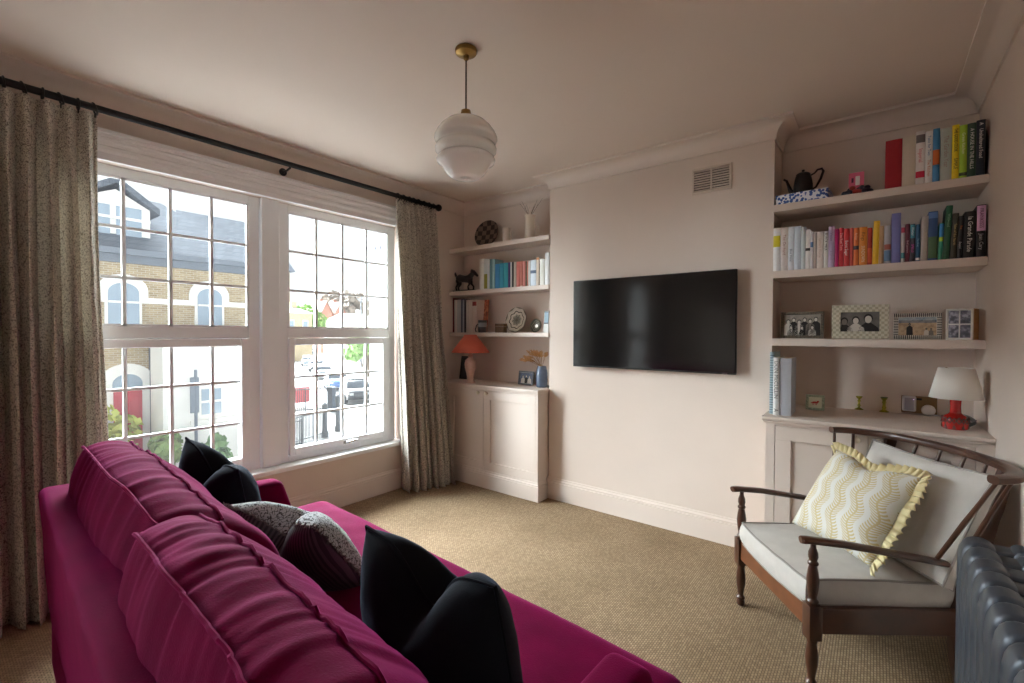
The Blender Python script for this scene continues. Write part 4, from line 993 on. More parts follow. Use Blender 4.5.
rounded('base', -HL+.01, HL-.01, -.53, .46, .09, .30, .03)
def back_shape(p):
    p.y += (p.z-.76)*-.045 + (.02 if p.z < .3 else 0); return p
rounded('sofa_back', -HL, HL, -.556, -.44, .09, .765, .024, cuts=24, amp=.005, taper=back_shape, seg=6)
def arm_shape(p):
    if p.y > .1: p.y += (.62-p.z)*.32
    return p
rounded('armrest', -HL, -HL+.112, -.50, .27, .09, .622, .03, taper=arm_shape)
rounded('armrest', HL-.112, HL, -.50, .27, .09, .622, .03, taper=arm_shape)
# T-shaped bench seat cushion, crowned top
mb = MB()
def seat_outline():
    xi, xo = HL-.118, HL
    yb, ya, yf, r = -.40, .335, .555, .07
    pts = [(-xi, yb), (xi, yb), (xi, ya-.01), (xo-.02, ya)]
    for k in range(1, 3): pts.append((xo-.02+.02*math.sin(k*PI/4), ya+.02-.02*math.cos(k*PI/4)))
    for k in range(7): a = k/6*PI/2; pts.append((xo-r+r*math.cos(a), yf-r+r*math.sin(a)))
    for k in range(7): a = PI/2+k/6*PI/2; pts.append((-xo+r+r*math.cos(a), yf-r+r*math.sin(a)))
    for k in range(1, 3): pts.append((-xo+.02-.02*math.cos(PI/2-k*PI/4+0)*1, ya+.02-.02*math.sin(k*PI/4)))
    pts += [(-xo+.02, ya), (-xi, ya-.01)]
    return pts
nx, ny = 72, 44
def inside_T(x, y): return True
def seat_pt(a, b):
    y = -.40+.958*b
    half = HL-.120 if y < .325 else HL-.0
    if .30 < y < .35: half = HL-.120+.120*(y-.30)/.05
    c = max(0., (y-.488)/.07); half -= .07*(1-math.sqrt(max(0, 1-min(1, c)**2)))
    return a*half, y, half
def seat_fn(sgn):
    def f(s, v):
        a = -1+2*s; x, y, half = seat_pt(a, v)
        eu = max(0., (abs(a)-.94)/.06); ef = max(0., (v-.90)/.10)
        zt = .452+.026*(1-a**4)*math.sin(PI*min(1, .25+v*.75))
        drop = .075*(1-math.sqrt(max(0, 1-min(1, eu)**2)))+.078*(1-math.sqrt(max(0, 1-min(1, ef)**2)))
        z = (zt-min(drop, .09)) if sgn > 0 else .30+min(drop, .07)
        if sgn > 0: z += .006*nz3((x, y, 0), 3.5, 2.)+.003*nz3((x, y, 0), 11, 5.)
        return Vector((x, y, z))
    return f
top_, bot_ = seat_fn(1), seat_fn(-1)
T = [[mb.bm.verts.new(top_(i/nx, j/ny)) for i in range(nx+1)] for j in range(ny+1)]
B_ = [[mb.bm.verts.new(bot_(i/nx, j/ny)) for i in range(nx+1)] for j in range(ny+1)]
for j in range(ny):
    for i in range(nx):
        mb.face([T[j][i], T[j][i+1], T[j+1][i+1], T[j+1][i]]); mb.face([B_[j][i], B_[j+1][i], B_[j+1][i+1], B_[j][i+1]])
for i in range(nx): mb.face([T[0][i], B_[0][i], B_[0][i+1], T[0][i+1]]); mb.face([T[ny][i], T[ny][i+1], B_[ny][i+1], B_[ny][i]])
for j in range(ny): mb.face([T[j][0], T[j+1][0], B_[j+1][0], B_[j][0]]); mb.face([T[j][nx], B_[j][nx], B_[j+1][nx], T[j+1][nx]])
mb.build('seat_cushion', VELVET, SO, True, 70)
for sx in (-1, 1):
    for sy in (-.46, .38):
        mb = MB(); mb.lathe([(.020, .0), (.024, .01), (.030, .095)], (sx*(HL-.1), sy, 0), 16); mb.build('foot', WOOD, SO, True)

# loose back cushions: soft boxes with two welts along the top and wrinkles that run across
def back_cushion(x0, x1, prof, seed, sag):
    """prof: ring of (y, z) cross-section points, scaled and rounded towards the ends; sag(s) lowers / shifts the top"""
    n = 64; m = len(prof); L = x1-x0
    cy = sum(p[0] for p in prof)/m; cz = sum(p[1] for p in prof)/m
    rs = []
    ends = []
    for i in range(n+1):
        s = i/n
        e = min(s, 1-s)/.075
        k = 1. if e >= 1 else math.sqrt(max(0., 1-(1-e)**2))
        k = .62+.38*k
        if i in (0, n): k = .5
        x = x0+L*s
        if e < 1: x += 0
        dz, dy = sag(s)
        ring = []
        for q, (y, z) in enumerate(prof):
            hgt = max(0., min(1., (z-.44)/.46))
            yy = cy+(y-cy)*k; zz = cz+(z-cz)*(.86+.14*k)
            wv = .0085*hgt*(nz3((x*15, y*3.0+z*2.2, z*2), 1, seed)) + .0055*hgt*nz3((x*36, y*7+z*5, 2), 1, seed+3) + .016*nz3((x*3.2, y*4, z*3), 1, seed+7)
            if q < 8: wv *= .35 + .3*q/8
            gather = (.006*nz3((x*46, y*5, z*3), 1, seed+20)+.004*nz3((x*85, y*9, z*6), 1, seed+30))*max(0, hgt-.45)/.55
            if q < 8: gather *= .3
            d = Vector((0, y-cy, (z-cz)*.8)); d.normalize()
            p = Vector((x+.03*(nz3((y*6, z*6, x*2), 1, seed+11))*(0 if .08 < s < .92 else 1)+.02*(hgt-.5)*(1 if s > .5 else -1)*(0 if e > 1 else 1), yy+dy*hgt, zz+dz*hgt))
            ring.append(p+d*(wv+gather))
        rs.append(ring)
    mb = MB(); mb.rings(rs, cap=False)
    # rounded end caps
    V = [v for v in mb.bm.verts]
    for base, sgn in ((0, -1), (n*m, 1)):
        ring = V[base:base+m]; prev = ring
        c = sum((v.co for v in ring), Vector())/m
        for step, (kk, off) in enumerate(((.75, .022), (.45, .034), (.15, .040))):
            cur = [mb.bm.verts.new(c+(v.co-c)*kk+Vector((sgn*off+.010*nz3(v.co*kk, 12, seed), 0, 0))) for v in ring]
            for j in range(m):
                q = [prev[j], prev[(j+1) % m], cur[(j+1) % m], cur[j]]; mb.face(q if sgn > 0 else q[::-1])
            prev = cur
        mb.face(prev if sgn > 0 else prev[::-1])
    o = mb.build('back_cushion', VELVET, SO, True, 180)
    subsurf(o, 1)
    return o, rs
def cushion_profile(ztop, yr, yf, ybase_r, ybase_f):
    """rear face up, top face with softly rounded corners, front face down; returns points and the welt indices"""
    P_ = []
    zb = .455
    for k in range(9): f = k/9; P_.append((ybase_r+(yr-ybase_r)*f-.050*math.sin(PI*f**1.6), zb+(ztop-.035-zb)*f))
    wr = len(P_); P_.append((yr, ztop-.012))
    for k in range(1, 7): f = k/7; P_.append((yr+(yf-yr)*f, ztop-.012+.016*math.sin(PI*f)))
    wf = len(P_); P_.append((yf, ztop-.014))
    for k in range(1, 10): f = k/10; P_.append((yf+(ybase_f-yf)*f+.098*math.sin(PI*f**.72), ztop-.03+(zb-ztop+.03)*f))
    for k in range(5): f = (k+.5)/5; P_.append((ybase_f+(ybase_r-ybase_f)*f, zb-.004))
    return P_, wr, wf
for (x0, x1, args, seed, sag) in (
    (-.905, .105, (.945, -.448, -.315, -.425, -.14), 3.1, lambda s: (-.012-.055*max(0, (s-.70)/.30)**1.3-.02*max(0, (.1-s)/.1), .035*max(0, (s-.6)/.4))),
    (.080, .885, (.905, -.462, -.325, -.425, -.14), 9.4, lambda s: (-.03*max(0, (s-.75)/.25)-.015*max(0, (.12-s)/.12), .0))):
    pr, wr_, wf_ = cushion_profile(*args)
    o, rs = back_cushion(x0, x1, pr, seed, sag)
    for q in (wr_, wf_):
        mb = MB(); pts = [r[q]+Vector((0, 0, .003)) for r in rs[1:-1]]; mb.tube(pts, .0042, 6); mb.build('piping', VELVET2, o, True)

# scatter cushions on the sofa
def sofa_pt(x, y, z): return SOM @ Vector((x, y, z))
def on_sofa(cx, cy, cz, rz, lean, roll=0.):
    return SOM @ Matrix.Translation((cx, cy, cz)) @ Matrix.Rotation(rz, 4, 'Z') @ Matrix.Rotation(lean, 4, 'X') @ Matrix.Rotation(roll, 4, 'Y')
scatter('plain black velvet cushion on the front of the sofa, nearest the camera', .46, .435, .23, on_sofa(.60, .0, .645, R(3), R(13), R(1)), BLACKV, chop=.12, seed=1.3, ear=.07, wr=.005, pipe=BLACKV)
scatter('plain black velvet cushion by the window end of the sofa', .47, .45, .22, on_sofa(-.745, -.04, .642, R(6), R(14), R(9)), BLACKV, chop=.10, seed=5.7, ear=.07, wr=.005, pipe=BLACKV)
STRIPE = striped('dark_pinstripe', (38, 34, 40), (82, 74, 78), 34, 'X')
scatter('grey squiggle-print cushion with a striped back and fringed edge, in the middle of the sofa', .42, .41, .21, on_sofa(-.165, .025, .605, R(18), R(40), R(2)), [STRIPE, GREYPAT], chop=.12, seed=8.2, ear=.06, wr=.004, mats=2, fringe=mat('grey_fringe', (120, 112, 110), .9))

# ------------------------------------------------------------------ armchair (local X to the chair's left-hand side seen from the front, Y to its back)
ARM = thing('armchair', 'low wooden spindle-back armchair with grey linen cushions by the right wall', 'armchair', (2.888, -.893, 0), math.atan2(-.8, .6))
AM = Matrix.Translation((2.888, -.893, 0)) @ Matrix.Rotation(math.atan2(-.8, .6), 4, 'Z')
LH = .28
def front_leg(s):
    mb = MB()
    pr = [(.014, 0), (.018, .006), (.019, .018), (.015, .030), (.020, .036), (.020, .042), (.014, .050), (.012, .056), (.015, .075), (.021, .110), (.022, .135), (.019, .165), (.0155, .188), (.018, .194), (.018, .200), (.0155, .206)]
    mb.lathe(pr, (s*LH, 0, 0), 20)
    mb.box(s*LH-.024, s*LH+.024, -.024, .024, .205, .335, .004)
    pr = [(.016, .334), (.020, .340), (.020, .347), (.015, .354), (.014, .360), (.019, .395), (.0215, .425), (.018, .455), (.0135, .478), (.018, .484), (.018, .490), (.013, .497), (.017, .512), (.016, .528), (.010, .545), (.009, .562)]
    mb.lathe(pr, (s*LH, 0, 0), 20)
    mb.build('leg', WOOD, ARM, True)
def rear_leg(s):
    mb = MB()
    pts = [(s*(LH-.02), .585, .0), (s*(LH-.015), .555, .10), (s*(LH-.01), .540, .22), (s*(LH-.01), .548, .30), (s*(LH-.005), .580, .45), (s*(LH-.01)+.02, .635, .66), (s*(LH-.02)+.05, .668, .856)]
    P_ = []
    for i in range(len(pts)-1):
        for k in range(4): P_.append(Vector(pts[i]).lerp(Vector(pts[i+1]), k/4))
    P_.append(Vector(pts[-1]))
    N = len(P_); rs = []
    for i, p in enumerate(P_):
        d = (P_[min(i+1, N-1)]-P_[max(i-1, 0)]).normalized(); u = Vector((1, 0, 0)); w = d.cross(u).normalized()
        f = i/(N-1); a, b = .012, .030-.012*abs(f-.4)
        rs.append([p+u*a*sx+w*b*sy for sx, sy in ((-1, -1), (1, -1), (1, 1), (-1, 1))])
    mb.rings(rs)
    bmesh.ops.bevel(mb.bm, geom=[e for e in mb.bm.edges if abs((e.verts[0].co-e.verts[1].co).normalized().x) < .5 and e.calc_length() > .01], offset=.004, segments=1, affect='EDGES')
    mb.build('leg', WOOD, ARM, True)
for s in (-1, 1): front_leg(s); rear_leg(s)
mb = MB(); mb.box(-LH+.02, LH-.02, -.013, .013, .235, .325, .004); mb.build('front_rail', WOODR, ARM)
for s in (-1, 1):
    mb = MB(); mb.box(s*LH-.012, s*LH+.012, .02, .575, .225, .322, .004); mb.build('side_rail', WOOD, ARM)
mb = MB(); mb.box(-LH+.02, LH-.02, .548, .572, .235, .315, .004); mb.build('rear_rail', WOOD, ARM)
mb = MB()
for k in range(6): y = .09+.08*k; mb.box(-LH+.013, LH-.013, y-.02, y+.02, .270, .280)
mb.build('seat_slats', WOOD, ARM)
for s in (-1, 1):
    pts = [Vector((s*(LH+.00), -.048, .574)), Vector((s*(LH+.004), -.02, .575)), Vector((s*(LH+.012), .10, .564)), Vector((s*(LH+.020), .30, .532)), Vector((s*(LH+.012), .46, .500)), Vector((s*(LH+.004), .60, .472))]
    rs = []; N = len(pts); Q = []
    for i in range(N-1):
        for k in range(4): Q.append(pts[i].lerp(pts[i+1], k/4))
    Q.append(pts[-1]); N = len(Q)
    for i, p in enumerate(Q):
        f = i/(N-1); wd = .026 if f > .06 else .016+.010*f/.06; wd -= .006*f
        d = (Q[min(i+1, N-1)]-Q[max(i-1, 0)]).normalized(); u = d.cross(Vector((0, 0, 1))).normalized(); w = u.cross(d)
        rs.append([p+u*wd*math.cos(2*PI*j/12)+w*.0125*math.sin(2*PI*j/12) for j in range(12)])
    mb = MB(); mb.rings(rs); mb.build('armrest', WOOD, ARM, True)
# steam-bent comb rail
def rail_pt(t_):   # t -1..1
    a = t_*PI/2*1.0
    x = .395*math.sin(a)
    y = .450+.240*max(0., math.cos(a))**.9
    return Vector((x+.085, y, .866))
pts = [rail_pt(-1+2*i/40) for i in range(41)]
rs = []
for i, p in enumerate(pts):
    d = (pts[min(i+1, 40)]-pts[max(i-1, 0)]).normalized(); u = Vector((-d.y, d.x, 0)); wd = .025 if 2 < i < 38 else .020
    hz = .0145
    rs.append([p+u*wd*math.copysign(abs(math.cos(2*PI*j/12))**.7, math.cos(2*PI*j/12))+Vector((0, 0, hz*math.copysign(abs(math.sin(2*PI*j/12))**.7, math.sin(2*PI*j/12)))) for j in range(12)])
mb = MB(); mb.rings(rs); mb.build('top_rail', WOOD, ARM, True)
# spindles between the rail and the seat frame
for k, (tt, xb, yb, zb) in enumerate(((-.97, -.27, .44, .50), (-.78, -.27, .53, .484), (-.26, -.16, .56, .30), (-.09, -.055, .56, .30), (.08, .055, .56, .30), (.25, .16, .56, .30), (.78, .28, .53, .484), (.97, .285, .44, .50))):
    p = rail_pt(tt); q = Vector((xb, yb, zb)); mb = MB()
    mb.tube([q, q.lerp(p, .5), p-Vector((0, 0, .005))], [.0075, .0085, .006], 10); mb.build('spindle', WOOD, ARM, True)
# seat and back cushions with piping
def box_cushion(name, fn, n=26, m=5, pipe=True, material=LINEN):
    mb = MB(); T = []; 
    V = {}
    for i in range(n+1):
        for j in range(n+1):
            for k in ((0, m) if 0 < i < n and 0 < j < n else range(m+1)):
                V[i, j, k] = mb.bm.verts.new(fn(-1+2*i/n, -1+2*j/n, -1+2*k/m))
    for i in range(n):
        for j in range(n):
            mb.face([V[i, j, m], V[i+1, j, m], V[i+1, j+1, m], V[i, j+1, m]]); mb.face([V[i, j, 0], V[i, j+1, 0], V[i+1, j+1, 0], V[i+1, j, 0]])
    for k in range(m):
        for i in range(n):
            mb.face([V[i, 0, k], V[i+1, 0, k], V[i+1, 0, k+1], V[i, 0, k+1]]); mb.face([V[i, n, k], V[i, n, k+1], V[i+1, n, k+1], V[i+1, n, k]])
            mb.face([V[0, i, k], V[0, i, k+1], V[0, i+1, k+1], V[0, i+1, k]]); mb.face([V[n, i, k], V[n, i+1, k], V[n, i+1, k+1], V[n, i, k+1]])
    ols = []
    for k in (0, m):
        ols.append([V[i, 0, k].co.copy() for i in range(n)]+[V[n, j, k].co.copy() for j in range(n)]+[V[n-i, n, k].co.copy() for i in range(n)]+[V[0, n-j, k].co.copy() for j in range(n)])
    o = mb.build(name, material, ARM, True, 50)
    for ol in ols:
        if pipe: mb = MB(); mb.tube(ol, .0045, 6, close=True); mb.build('piping', LINENB, o, True)
    return o
def seat_c(u, v, w):
    e = 1-.05*(u*u*v*v)
    x = (LH-.012)*u*e*(1-.015*(1-v*v)); y = .268+.290*v*e
    z = .366+.048*w + (.014 if w > 0 else .002)*w*(1-u**4)*(1-v**4) + .004*nz3((u*2, v*2, w), 1.3, 4) - .012*(v > 0)*v
    if abs(u) == 1 or abs(v) == 1:
        b = .010*(1-w*w); x += b*(u if abs(u) == 1 else 0); y += b*(v if abs(v) == 1 else 0)
    return Vector((x, y, z))
box_cushion('seat_cushion', seat_c)
def back_c(u, v, w):
    e = 1+.035*(u*u*v*v)-.02
    x = .285*u*e + .03; h = .005+.425*(v+1)/2
    th = .062*w*(.28+.72*(1-abs(u)**5)*(1-abs(v)**5))
    base = Vector((0, .458, .415)); up = Vector((0, .40, .9165)); nr = Vector((0, -.9165, .40))
    p = base+up*(h+.014*u*u*(v > .5))+nr*th; p.x = x
    if abs(u) == 1 or abs(v) == 1: p.x += .008*(1-w*w)*(u if abs(u) == 1 else 0)
    p += nr*.006*nz3((u*2, v*2, w), 1.4, 9)
    return p
box_cushion('back_cushion', back_c)
# frilled fern cushion on the chair
FERN = mat('fern_print', (226, 222, 206), .85, sheen=.15); nt, P, new, link = nodes(FERN)
tc = new('ShaderNodeTexCoord'); sp = new('ShaderNodeSeparateXYZ'); link(tc.outputs['Object'], sp.inputs[0])
def M_(op, a, b=None, c=None):
    n = new('ShaderNodeMath'); n.operation = op
    for i, q in enumerate((a, b, c)):
        if q is None: continue
        if isinstance(q, (int, float)): n.inputs[i].default_value = q
        else: link(q, n.inputs[i])
    return n.outputs[0]
zc_ = sp.outputs['Z']; xc_ = sp.outputs['X']
wob = M_('MULTIPLY', M_('SINE', M_('MULTIPLY', zc_, 52.)), .010)
xs_ = M_('ADD', M_('ADD', xc_, wob), M_('MULTIPLY', zc_, .12))
cell = M_('SUBTRACT', M_('FRACT', M_('ADD', M_('MULTIPLY', xs_, 1/.072), .5)), .5)       # -.5 .. .5 across one frond
ab = M_('ABSOLUTE', cell)
stem = M_('LESS_THAN', ab, .05)
leaf = M_('SINE', M_('MULTIPLY', M_('ADD', zc_, M_('MULTIPLY', M_('MULTIPLY', ab, ab), -.10)), 2*PI/.0105))
leafm = M_('MULTIPLY', M_('GREATER_THAN', leaf, -.05), M_('LESS_THAN', ab, .36))
fac = M_('MAXIMUM', stem, leafm)
r = ramp(nt, [(0., (212, 211, 204)), (1., (196, 180, 136))]); link(fac, r.inputs['Fac']); link(r.outputs['Color'], P.inputs['Base Color'])
FRILL = mat('yellow_frill', (214, 200, 154), .85, sheen=.2)
CREAMB = mat('cream_lining', (222, 210, 180), .85)
def ch(b, s, z): return AM @ Vector((s, b, z))
tl, tr, br = ch(.42, -.17, .755), ch(.50, .145, .735), ch(.31, .215, .43)
cx_ = tl.lerp(br, .5)
o = scatter('cream cushion with yellow fern print and a yellow frill on the armchair', .375, .40, .15, axes(cx_+(AM.to_3x3() @ Vector((0, -.045, .03))), tr-tl, tr-br), FERN, seed=2.2, ear=.05, wr=.004, chop=.035)
mb, ol = pillow_mesh(.375, .40, .15, .035, 34, 2.2, .05, .004); mb.bm.free()
mb = MB(); N = len(ol)*6
def frill(s, v):
    s = .245+s*.53; q = s*len(ol); i = int(q) % len(ol); p = ol[i].lerp(ol[(i+1) % len(ol)], q-int(q))
    d = Vector((p.x, 0, p.z)); L = max(abs(d.x), abs(d.z)); d = Vector((d.x if abs(d.x) > L*.9 else d.x*.3, 0, d.z if abs(d.z) > L*.9 else d.z*.3)).normalized()
    ph = s*2*PI*64
    return p + d*(.002+.036*v) + Vector((0, 1, 0))*(.0095*v*math.sin(ph+1.2*math.sin(s*40))+.003*math.sin(s*90)) + d.cross(Vector((0, 1, 0)))*.004*v*math.cos(ph)
mb.sheet(frill, 640, 4, False)
fo = mb.build('frill', FRILL, o, True, 180); md = fo.modifiers.new('thickness', 'SOLIDIFY'); md.thickness = .0012

# ------------------------------------------------------------------ column radiator
RD = thing('radiator', 'anthracite column radiator along the right wall beside the armchair', 'radiator', (3.505, -1.245, 0))
for i in range(15):
    y = -i*.0875
    mb = MB()
    for cx, wx in ((-.028, .046), (.058, .032)):
        rs = []
        for z, k, kx in ((.075, .70, .6), (.085, .90, .85), (.105, 1, 1), (.40, 1, 1), (.655, 1, 1), (.680, 1, .98), (.702, .985, .90), (.718, .95, .76), (.728, .90, .56), (.733, .80, .34), (.735, .6, .12)):
            rs.append([Vector((cx+wx*kx*math.copysign(abs(math.cos(a))**.5, math.cos(a)), y+.0415*k*math.copysign(abs(math.sin(a))**.42, math.sin(a)), z)) for a in [2*PI*j/28 for j in range(28)]])
        mb.rings(rs)
    mb.box(-.05, .055, y-.034, y+.034, .655, .722, .006, 2); mb.box(-.05, .055, y-.030, y+.030, .10, .16, .012, 3)
    mb.build('section', RAD, RD, True, 60)
mb = MB()
for z in (.13, .68): mb.tube([(0, .02, z), (0, -14*.0875-.02, z)], .024, 16)
mb.build('header_pipe', RAD, RD, True)
for i in (1, 12):
    mb = MB(); mb.lathe([(.030, 0), (.030, .008), (.016, .012), (.016, .08)], (0, -i*.0875, 0), 16); mb.build('foot', RAD, RD, True)
    mb = MB(); mb.box(.05, W-3.505-.001, -i*.0875-.012, -i*.0875+.012, .60, .625); mb.build('wall_bracket', RAD, RD)
# ================================================================== OUTSIDE
GZ = -3.4
ROAD = mat('pale_tarmac', (160, 159, 158), .9, var=.06, vscale=.6)
PAVE = mat('paving_stone', (204, 200, 194), .9, var=.06, vscale=2)
structure(MB().box(-180, -.4, -60, 140, GZ-.2, GZ).build('ground_street', ROAD))
mb = MB(); mb.box(-17, -13.2, -30, 6.0, GZ, GZ+.10); mb.box(-5.2, -.4, -30, 40, GZ, GZ+.10)
structure(mb.build('pavement', PAVE))
def brick(name, c1, c2, mort, sw=.225, sh=.075):
    m = mat(name, c1, .9); nt, P, new, link = nodes(m)
    tc = new('ShaderNodeTexCoord'); sp = new('ShaderNodeSeparateXYZ'); link(tc.outputs['Object'], sp.inputs[0])
    ad = new('ShaderNodeMath'); ad.operation = 'ADD'; link(sp.outputs['X'], ad.inputs[0]); link(sp.outputs['Y'], ad.inputs[1])
    cb = new('ShaderNodeCombineXYZ'); link(ad.outputs[0], cb.inputs[0]); link(sp.outputs['Z'], cb.inputs[1])
    b = new('ShaderNodeTexBrick'); b.inputs['Scale'].default_value = 1; b.inputs['Brick Width'].default_value = sw; b.inputs['Row Height'].default_value = sh; b.inputs['Mortar Size'].default_value = .009
    for k, c in (('Color1', c1), ('Color2', c2), ('Mortar', mort)): b.inputs[k].default_value = (*lin(c), 1)
    link(cb.outputs[0], b.inputs['Vector']); link(b.outputs['Color'], P.inputs['Base Color']); return m
STOCK = brick('yellow_stock_brick', (182, 160, 124), (154, 132, 98), (190, 180, 162))
REDBR = brick('red_brick', (176, 104, 82), (150, 84, 66), (190, 170, 156))
SLATE = brick('slate_tiles', (102, 109, 121), (90, 97, 108), (74, 80, 90), .30, .20)
RENDER = mat('white_render', (232, 230, 226), .8, var=.03, vscale=1.5)
STUCCO = mat('white_stucco', (236, 233, 228), .7)
PANEG = mat('house_glass', (150, 166, 182), .12, spec=.7)
LEADC = mat('lead_grey', (112, 120, 132), .6)
DOORR = mat('red_door_paint', (186, 62, 72), .45)
xH = -17.0
def hy(u, v=330): return at(u, v, 'x', xH).y
def hz(u, v): return at(u, v, 'x', xH).z
zE = hz(180, 257); yE = hy(268)
hs = thing('terraced_house', 'yellow brick house across the street with slate roof, arched white windows and red door', 'house', (xH, 0, GZ))
def hpart(mb, name, m, parent=hs): o = mb.build(name, m, parent); return o
mb = MB(); mb.box(-7, 0, -14, yE, 0, zE-GZ); hpart(mb, 'wall', STOCK)
zr = at(160, 203, 'x', xH-3.2).z-GZ; yr = at(160, 203, 'x', xH-3.2).y; ze = zE-GZ
mb = MB()
v = [mb.bm.verts.new(p) for p in ((.35, -14, ze), (.35, yE+.2, ze), (-6.8, yE+.2, ze), (-6.8, -14, ze), (-3.2, -14, zr), (-3.2, yr, zr))]
for q in ((0, 1, 5, 4), (1, 2, 5), (2, 3, 4, 5), (3, 0, 4), (0, 3, 2, 1)): mb.face([v[i] for i in q])
hpart(mb, 'roof', SLATE)
mb = MB(); mb.box(.0, .42, -14, yE+.25, ze-.16, ze+.03); mb.box(0, .12, -14, yE, ze-.42, ze-.16); hpart(mb, 'gutter', LEADC)
mb = MB(); mb.box(-3.7, -2.7, -9.6, -8.4, zr-.6, zr+1.5); mb.box(-3.8, -2.6, -9.7, -8.3, zr+1.5, zr+1.62); hpart(mb, 'chimney', STOCK)
zs = hz(170, 302)-GZ
mb = MB(); mb.box(0, .06, -14, yE, zs-.10, zs+.10); hpart(mb, 'string_course', STUCCO)
def arch(y0, y1, z0, z1, k=14):
    r_ = (y1-y0)/2; c = (y0+y1)/2; return [(y0, z0), (y1, z0)] + [(c+r_*math.cos(PI*i/k), z1-r_*.8+r_*.8*math.sin(PI*i/k)) for i in range(k+1)]
def arch_window(u0, u1, vt, vb, sill=True):
    y0, y1 = hy(u0), hy(u1); z1 = hz((u0+u1)/2, vt)-GZ; z0 = hz((u0+u1)/2, vb)-GZ
    mb = MB(); w_ = (y1-y0)*.20
    mb.prism(arch(y0-w_*1.6, y1+w_*1.6, zs-.1, z1+w_*1.8), (.09, 0, 0), (0, 0, 0), (0, 1, 0), (0, 0, 1))
    mb.prism(arch(y0-w_*.5, y1+w_*.5, z0-.15, z1+.05), (.095, 0, 0), (0, 0, 0), (0, 1, 0), (0, 0, 1)); mb.box(0, .20, y0-w_*1.4, y1+w_*1.4, z0-.28, z0-.12)
    w = hpart(mb, 'window', STUCCO)
    mb = MB(); mb.prism(arch(y0, y1, z0, z1), (.02, 0, 0), (.10, 0, 0), (0, 1, 0), (0, 0, 1)); mb.build('pane', PANEG, w)
    mb = MB(); yc = (y0+y1)/2; mb.box(.12, .15, yc-.03, yc+.03, z0, z1); zm = (z0+z1)/2+.2; mb.box(.12, .16, y0, y1, zm-.035, zm+.035); mb.box(.12, .15, y0, y1, z0, z0+.07); mb.build('sash_bars', STUCCO, w)
arch_window(107.5, 138.5, 283, 333); arch_window(197, 221, 289, 333); arch_window(22, 52, 280, 333)
# door with arched fanlight
y0, y1 = hy(111), hy(141); z1 = hz(126, 374)-GZ; zd = hz(126, 391)-GZ
mb = MB(); mb.prism(arch(y0-.32, y1+.32, 0, z1+.36), (.10, 0, 0), (0, 0, 0), (0, 1, 0), (0, 0, 1)); sr = hpart(mb, 'door_surround', STUCCO)
mb = MB(); mb.prism(arch(y0, y1, zd+.08, z1), (.02, 0, 0), (.10, 0, 0), (0, 1, 0), (0, 0, 1)); mb.build('fanlight', PANEG, sr)
mb = MB(); mb.box(.10, .15, y0+.02, y1-.02, .45, zd)
ym = (y0+y1)/2
for a, b in ((y0+.12, ym-.05), (ym+.05, y1-.12)):
    for c, d in ((.65, 1.35), (1.5, zd-.2)): mb.box(.15, .165, a, b, c, d, .01)
dr_ = hpart(mb, 'door', DOORR)
mb = MB(); mb.ball((.18, y1-.14, 1.35), .05); mb.build('knob', BRASS, dr_, True)
mb = MB(); mb.box(.0, .9, y0-.2, y1+.2, 0, .30); mb.box(.0, .55, y0-.2, y1+.2, .30, .45); hpart(mb, 'steps', STUCCO)
# dormer
xd = xH-.5
ya, yb = at(70, 220, 'x', xd).y, at(150, 220, 'x', xd).y; za = at(130, 243, 'x', xd).z-GZ; zb_ = at(150, 211, 'x', xd).z-GZ; zc2 = at(112, 184, 'x', xd).z-GZ
yc = (ya+yb)/2+.1
mb = MB(); mb.prism([(ya, za-.6), (yb, za-.6), (yb, zb_), (yc, zc2-.15), (ya, zb_)], (-3, 0, 0), (-.5, 0, 0), (0, 1, 0), (0, 0, 1)); dm = hpart(mb, 'dormer', STUCCO)
mb = MB()
for s_, e_ in (((ya-.25, zb_-.15), (yc, zc2+.05)), ((yb+.25, zb_-.15), (yc, zc2+.05))): mb.prism([s_, e_, (e_[0], e_[1]+.22), (s_[0], s_[1]+.22)], (-3.2, 0, 0), (-.3, 0, 0), (0, 1, 0), (0, 0, 1))
mb.build('dormer_roof', SLATE, dm)
mb = MB()
for a, b in ((.14, .47), (.55, .88)): mb.box(-.50, -.46, ya+(yb-ya)*a, ya+(yb-ya)*b, za+.1, zb_-.02)
mb.build('pane', PANEG, dm)
mb = MB(); mb.box(-.52, -.3, ya-.1, yb+.1, za-.12, za+.02); mb.box(-.47, -.43, ya, yb, (za+zb_)/2+.15, (za+zb_)/2+.24); mb.build('sash_bars', STUCCO, dm)
mb = MB(); yp = hy(158); mb.box(.0, .35, yp-.28, yp+.22, 0, hz(158, 335)-GZ); hpart(mb, 'grey_pier', mat('grey_pier_paint', (84, 92, 104), .7))
# house behind, further up the side street
xb = -27.
h2 = thing('terraced_house', 'grey slate roofed house just behind the yellow brick one', 'house', (xb, 0, GZ))
ya, yb = at(186, 230, 'x', xb).y, at(266, 230, 'x', xb).y; zr2 = at(215, 213, 'x', xb).z-GZ; ze2 = at(215, 250, 'x', xb).z-GZ
mb = MB(); mb.box(-6, 3, ya, yb, 0, ze2-1); mb.build('wall', STOCK, h2)
mb = MB(); v = [mb.bm.verts.new(p) for p in ((3.3, ya-.2, ze2-1.2), (3.3, yb+.2, ze2-1.2), (-6.3, yb+.2, ze2-1.2), (-6.3, ya-.2, ze2-1.2), (-1, ya-.2, zr2), (-1, yb+.2, zr2))]
for q in ((0, 1, 5, 4), (1, 2, 5), (2, 3, 4, 5), (3, 0, 4), (0, 3, 2, 1)): mb.face([v[i] for i in q])
mb.build('roof', SLATE, h2)
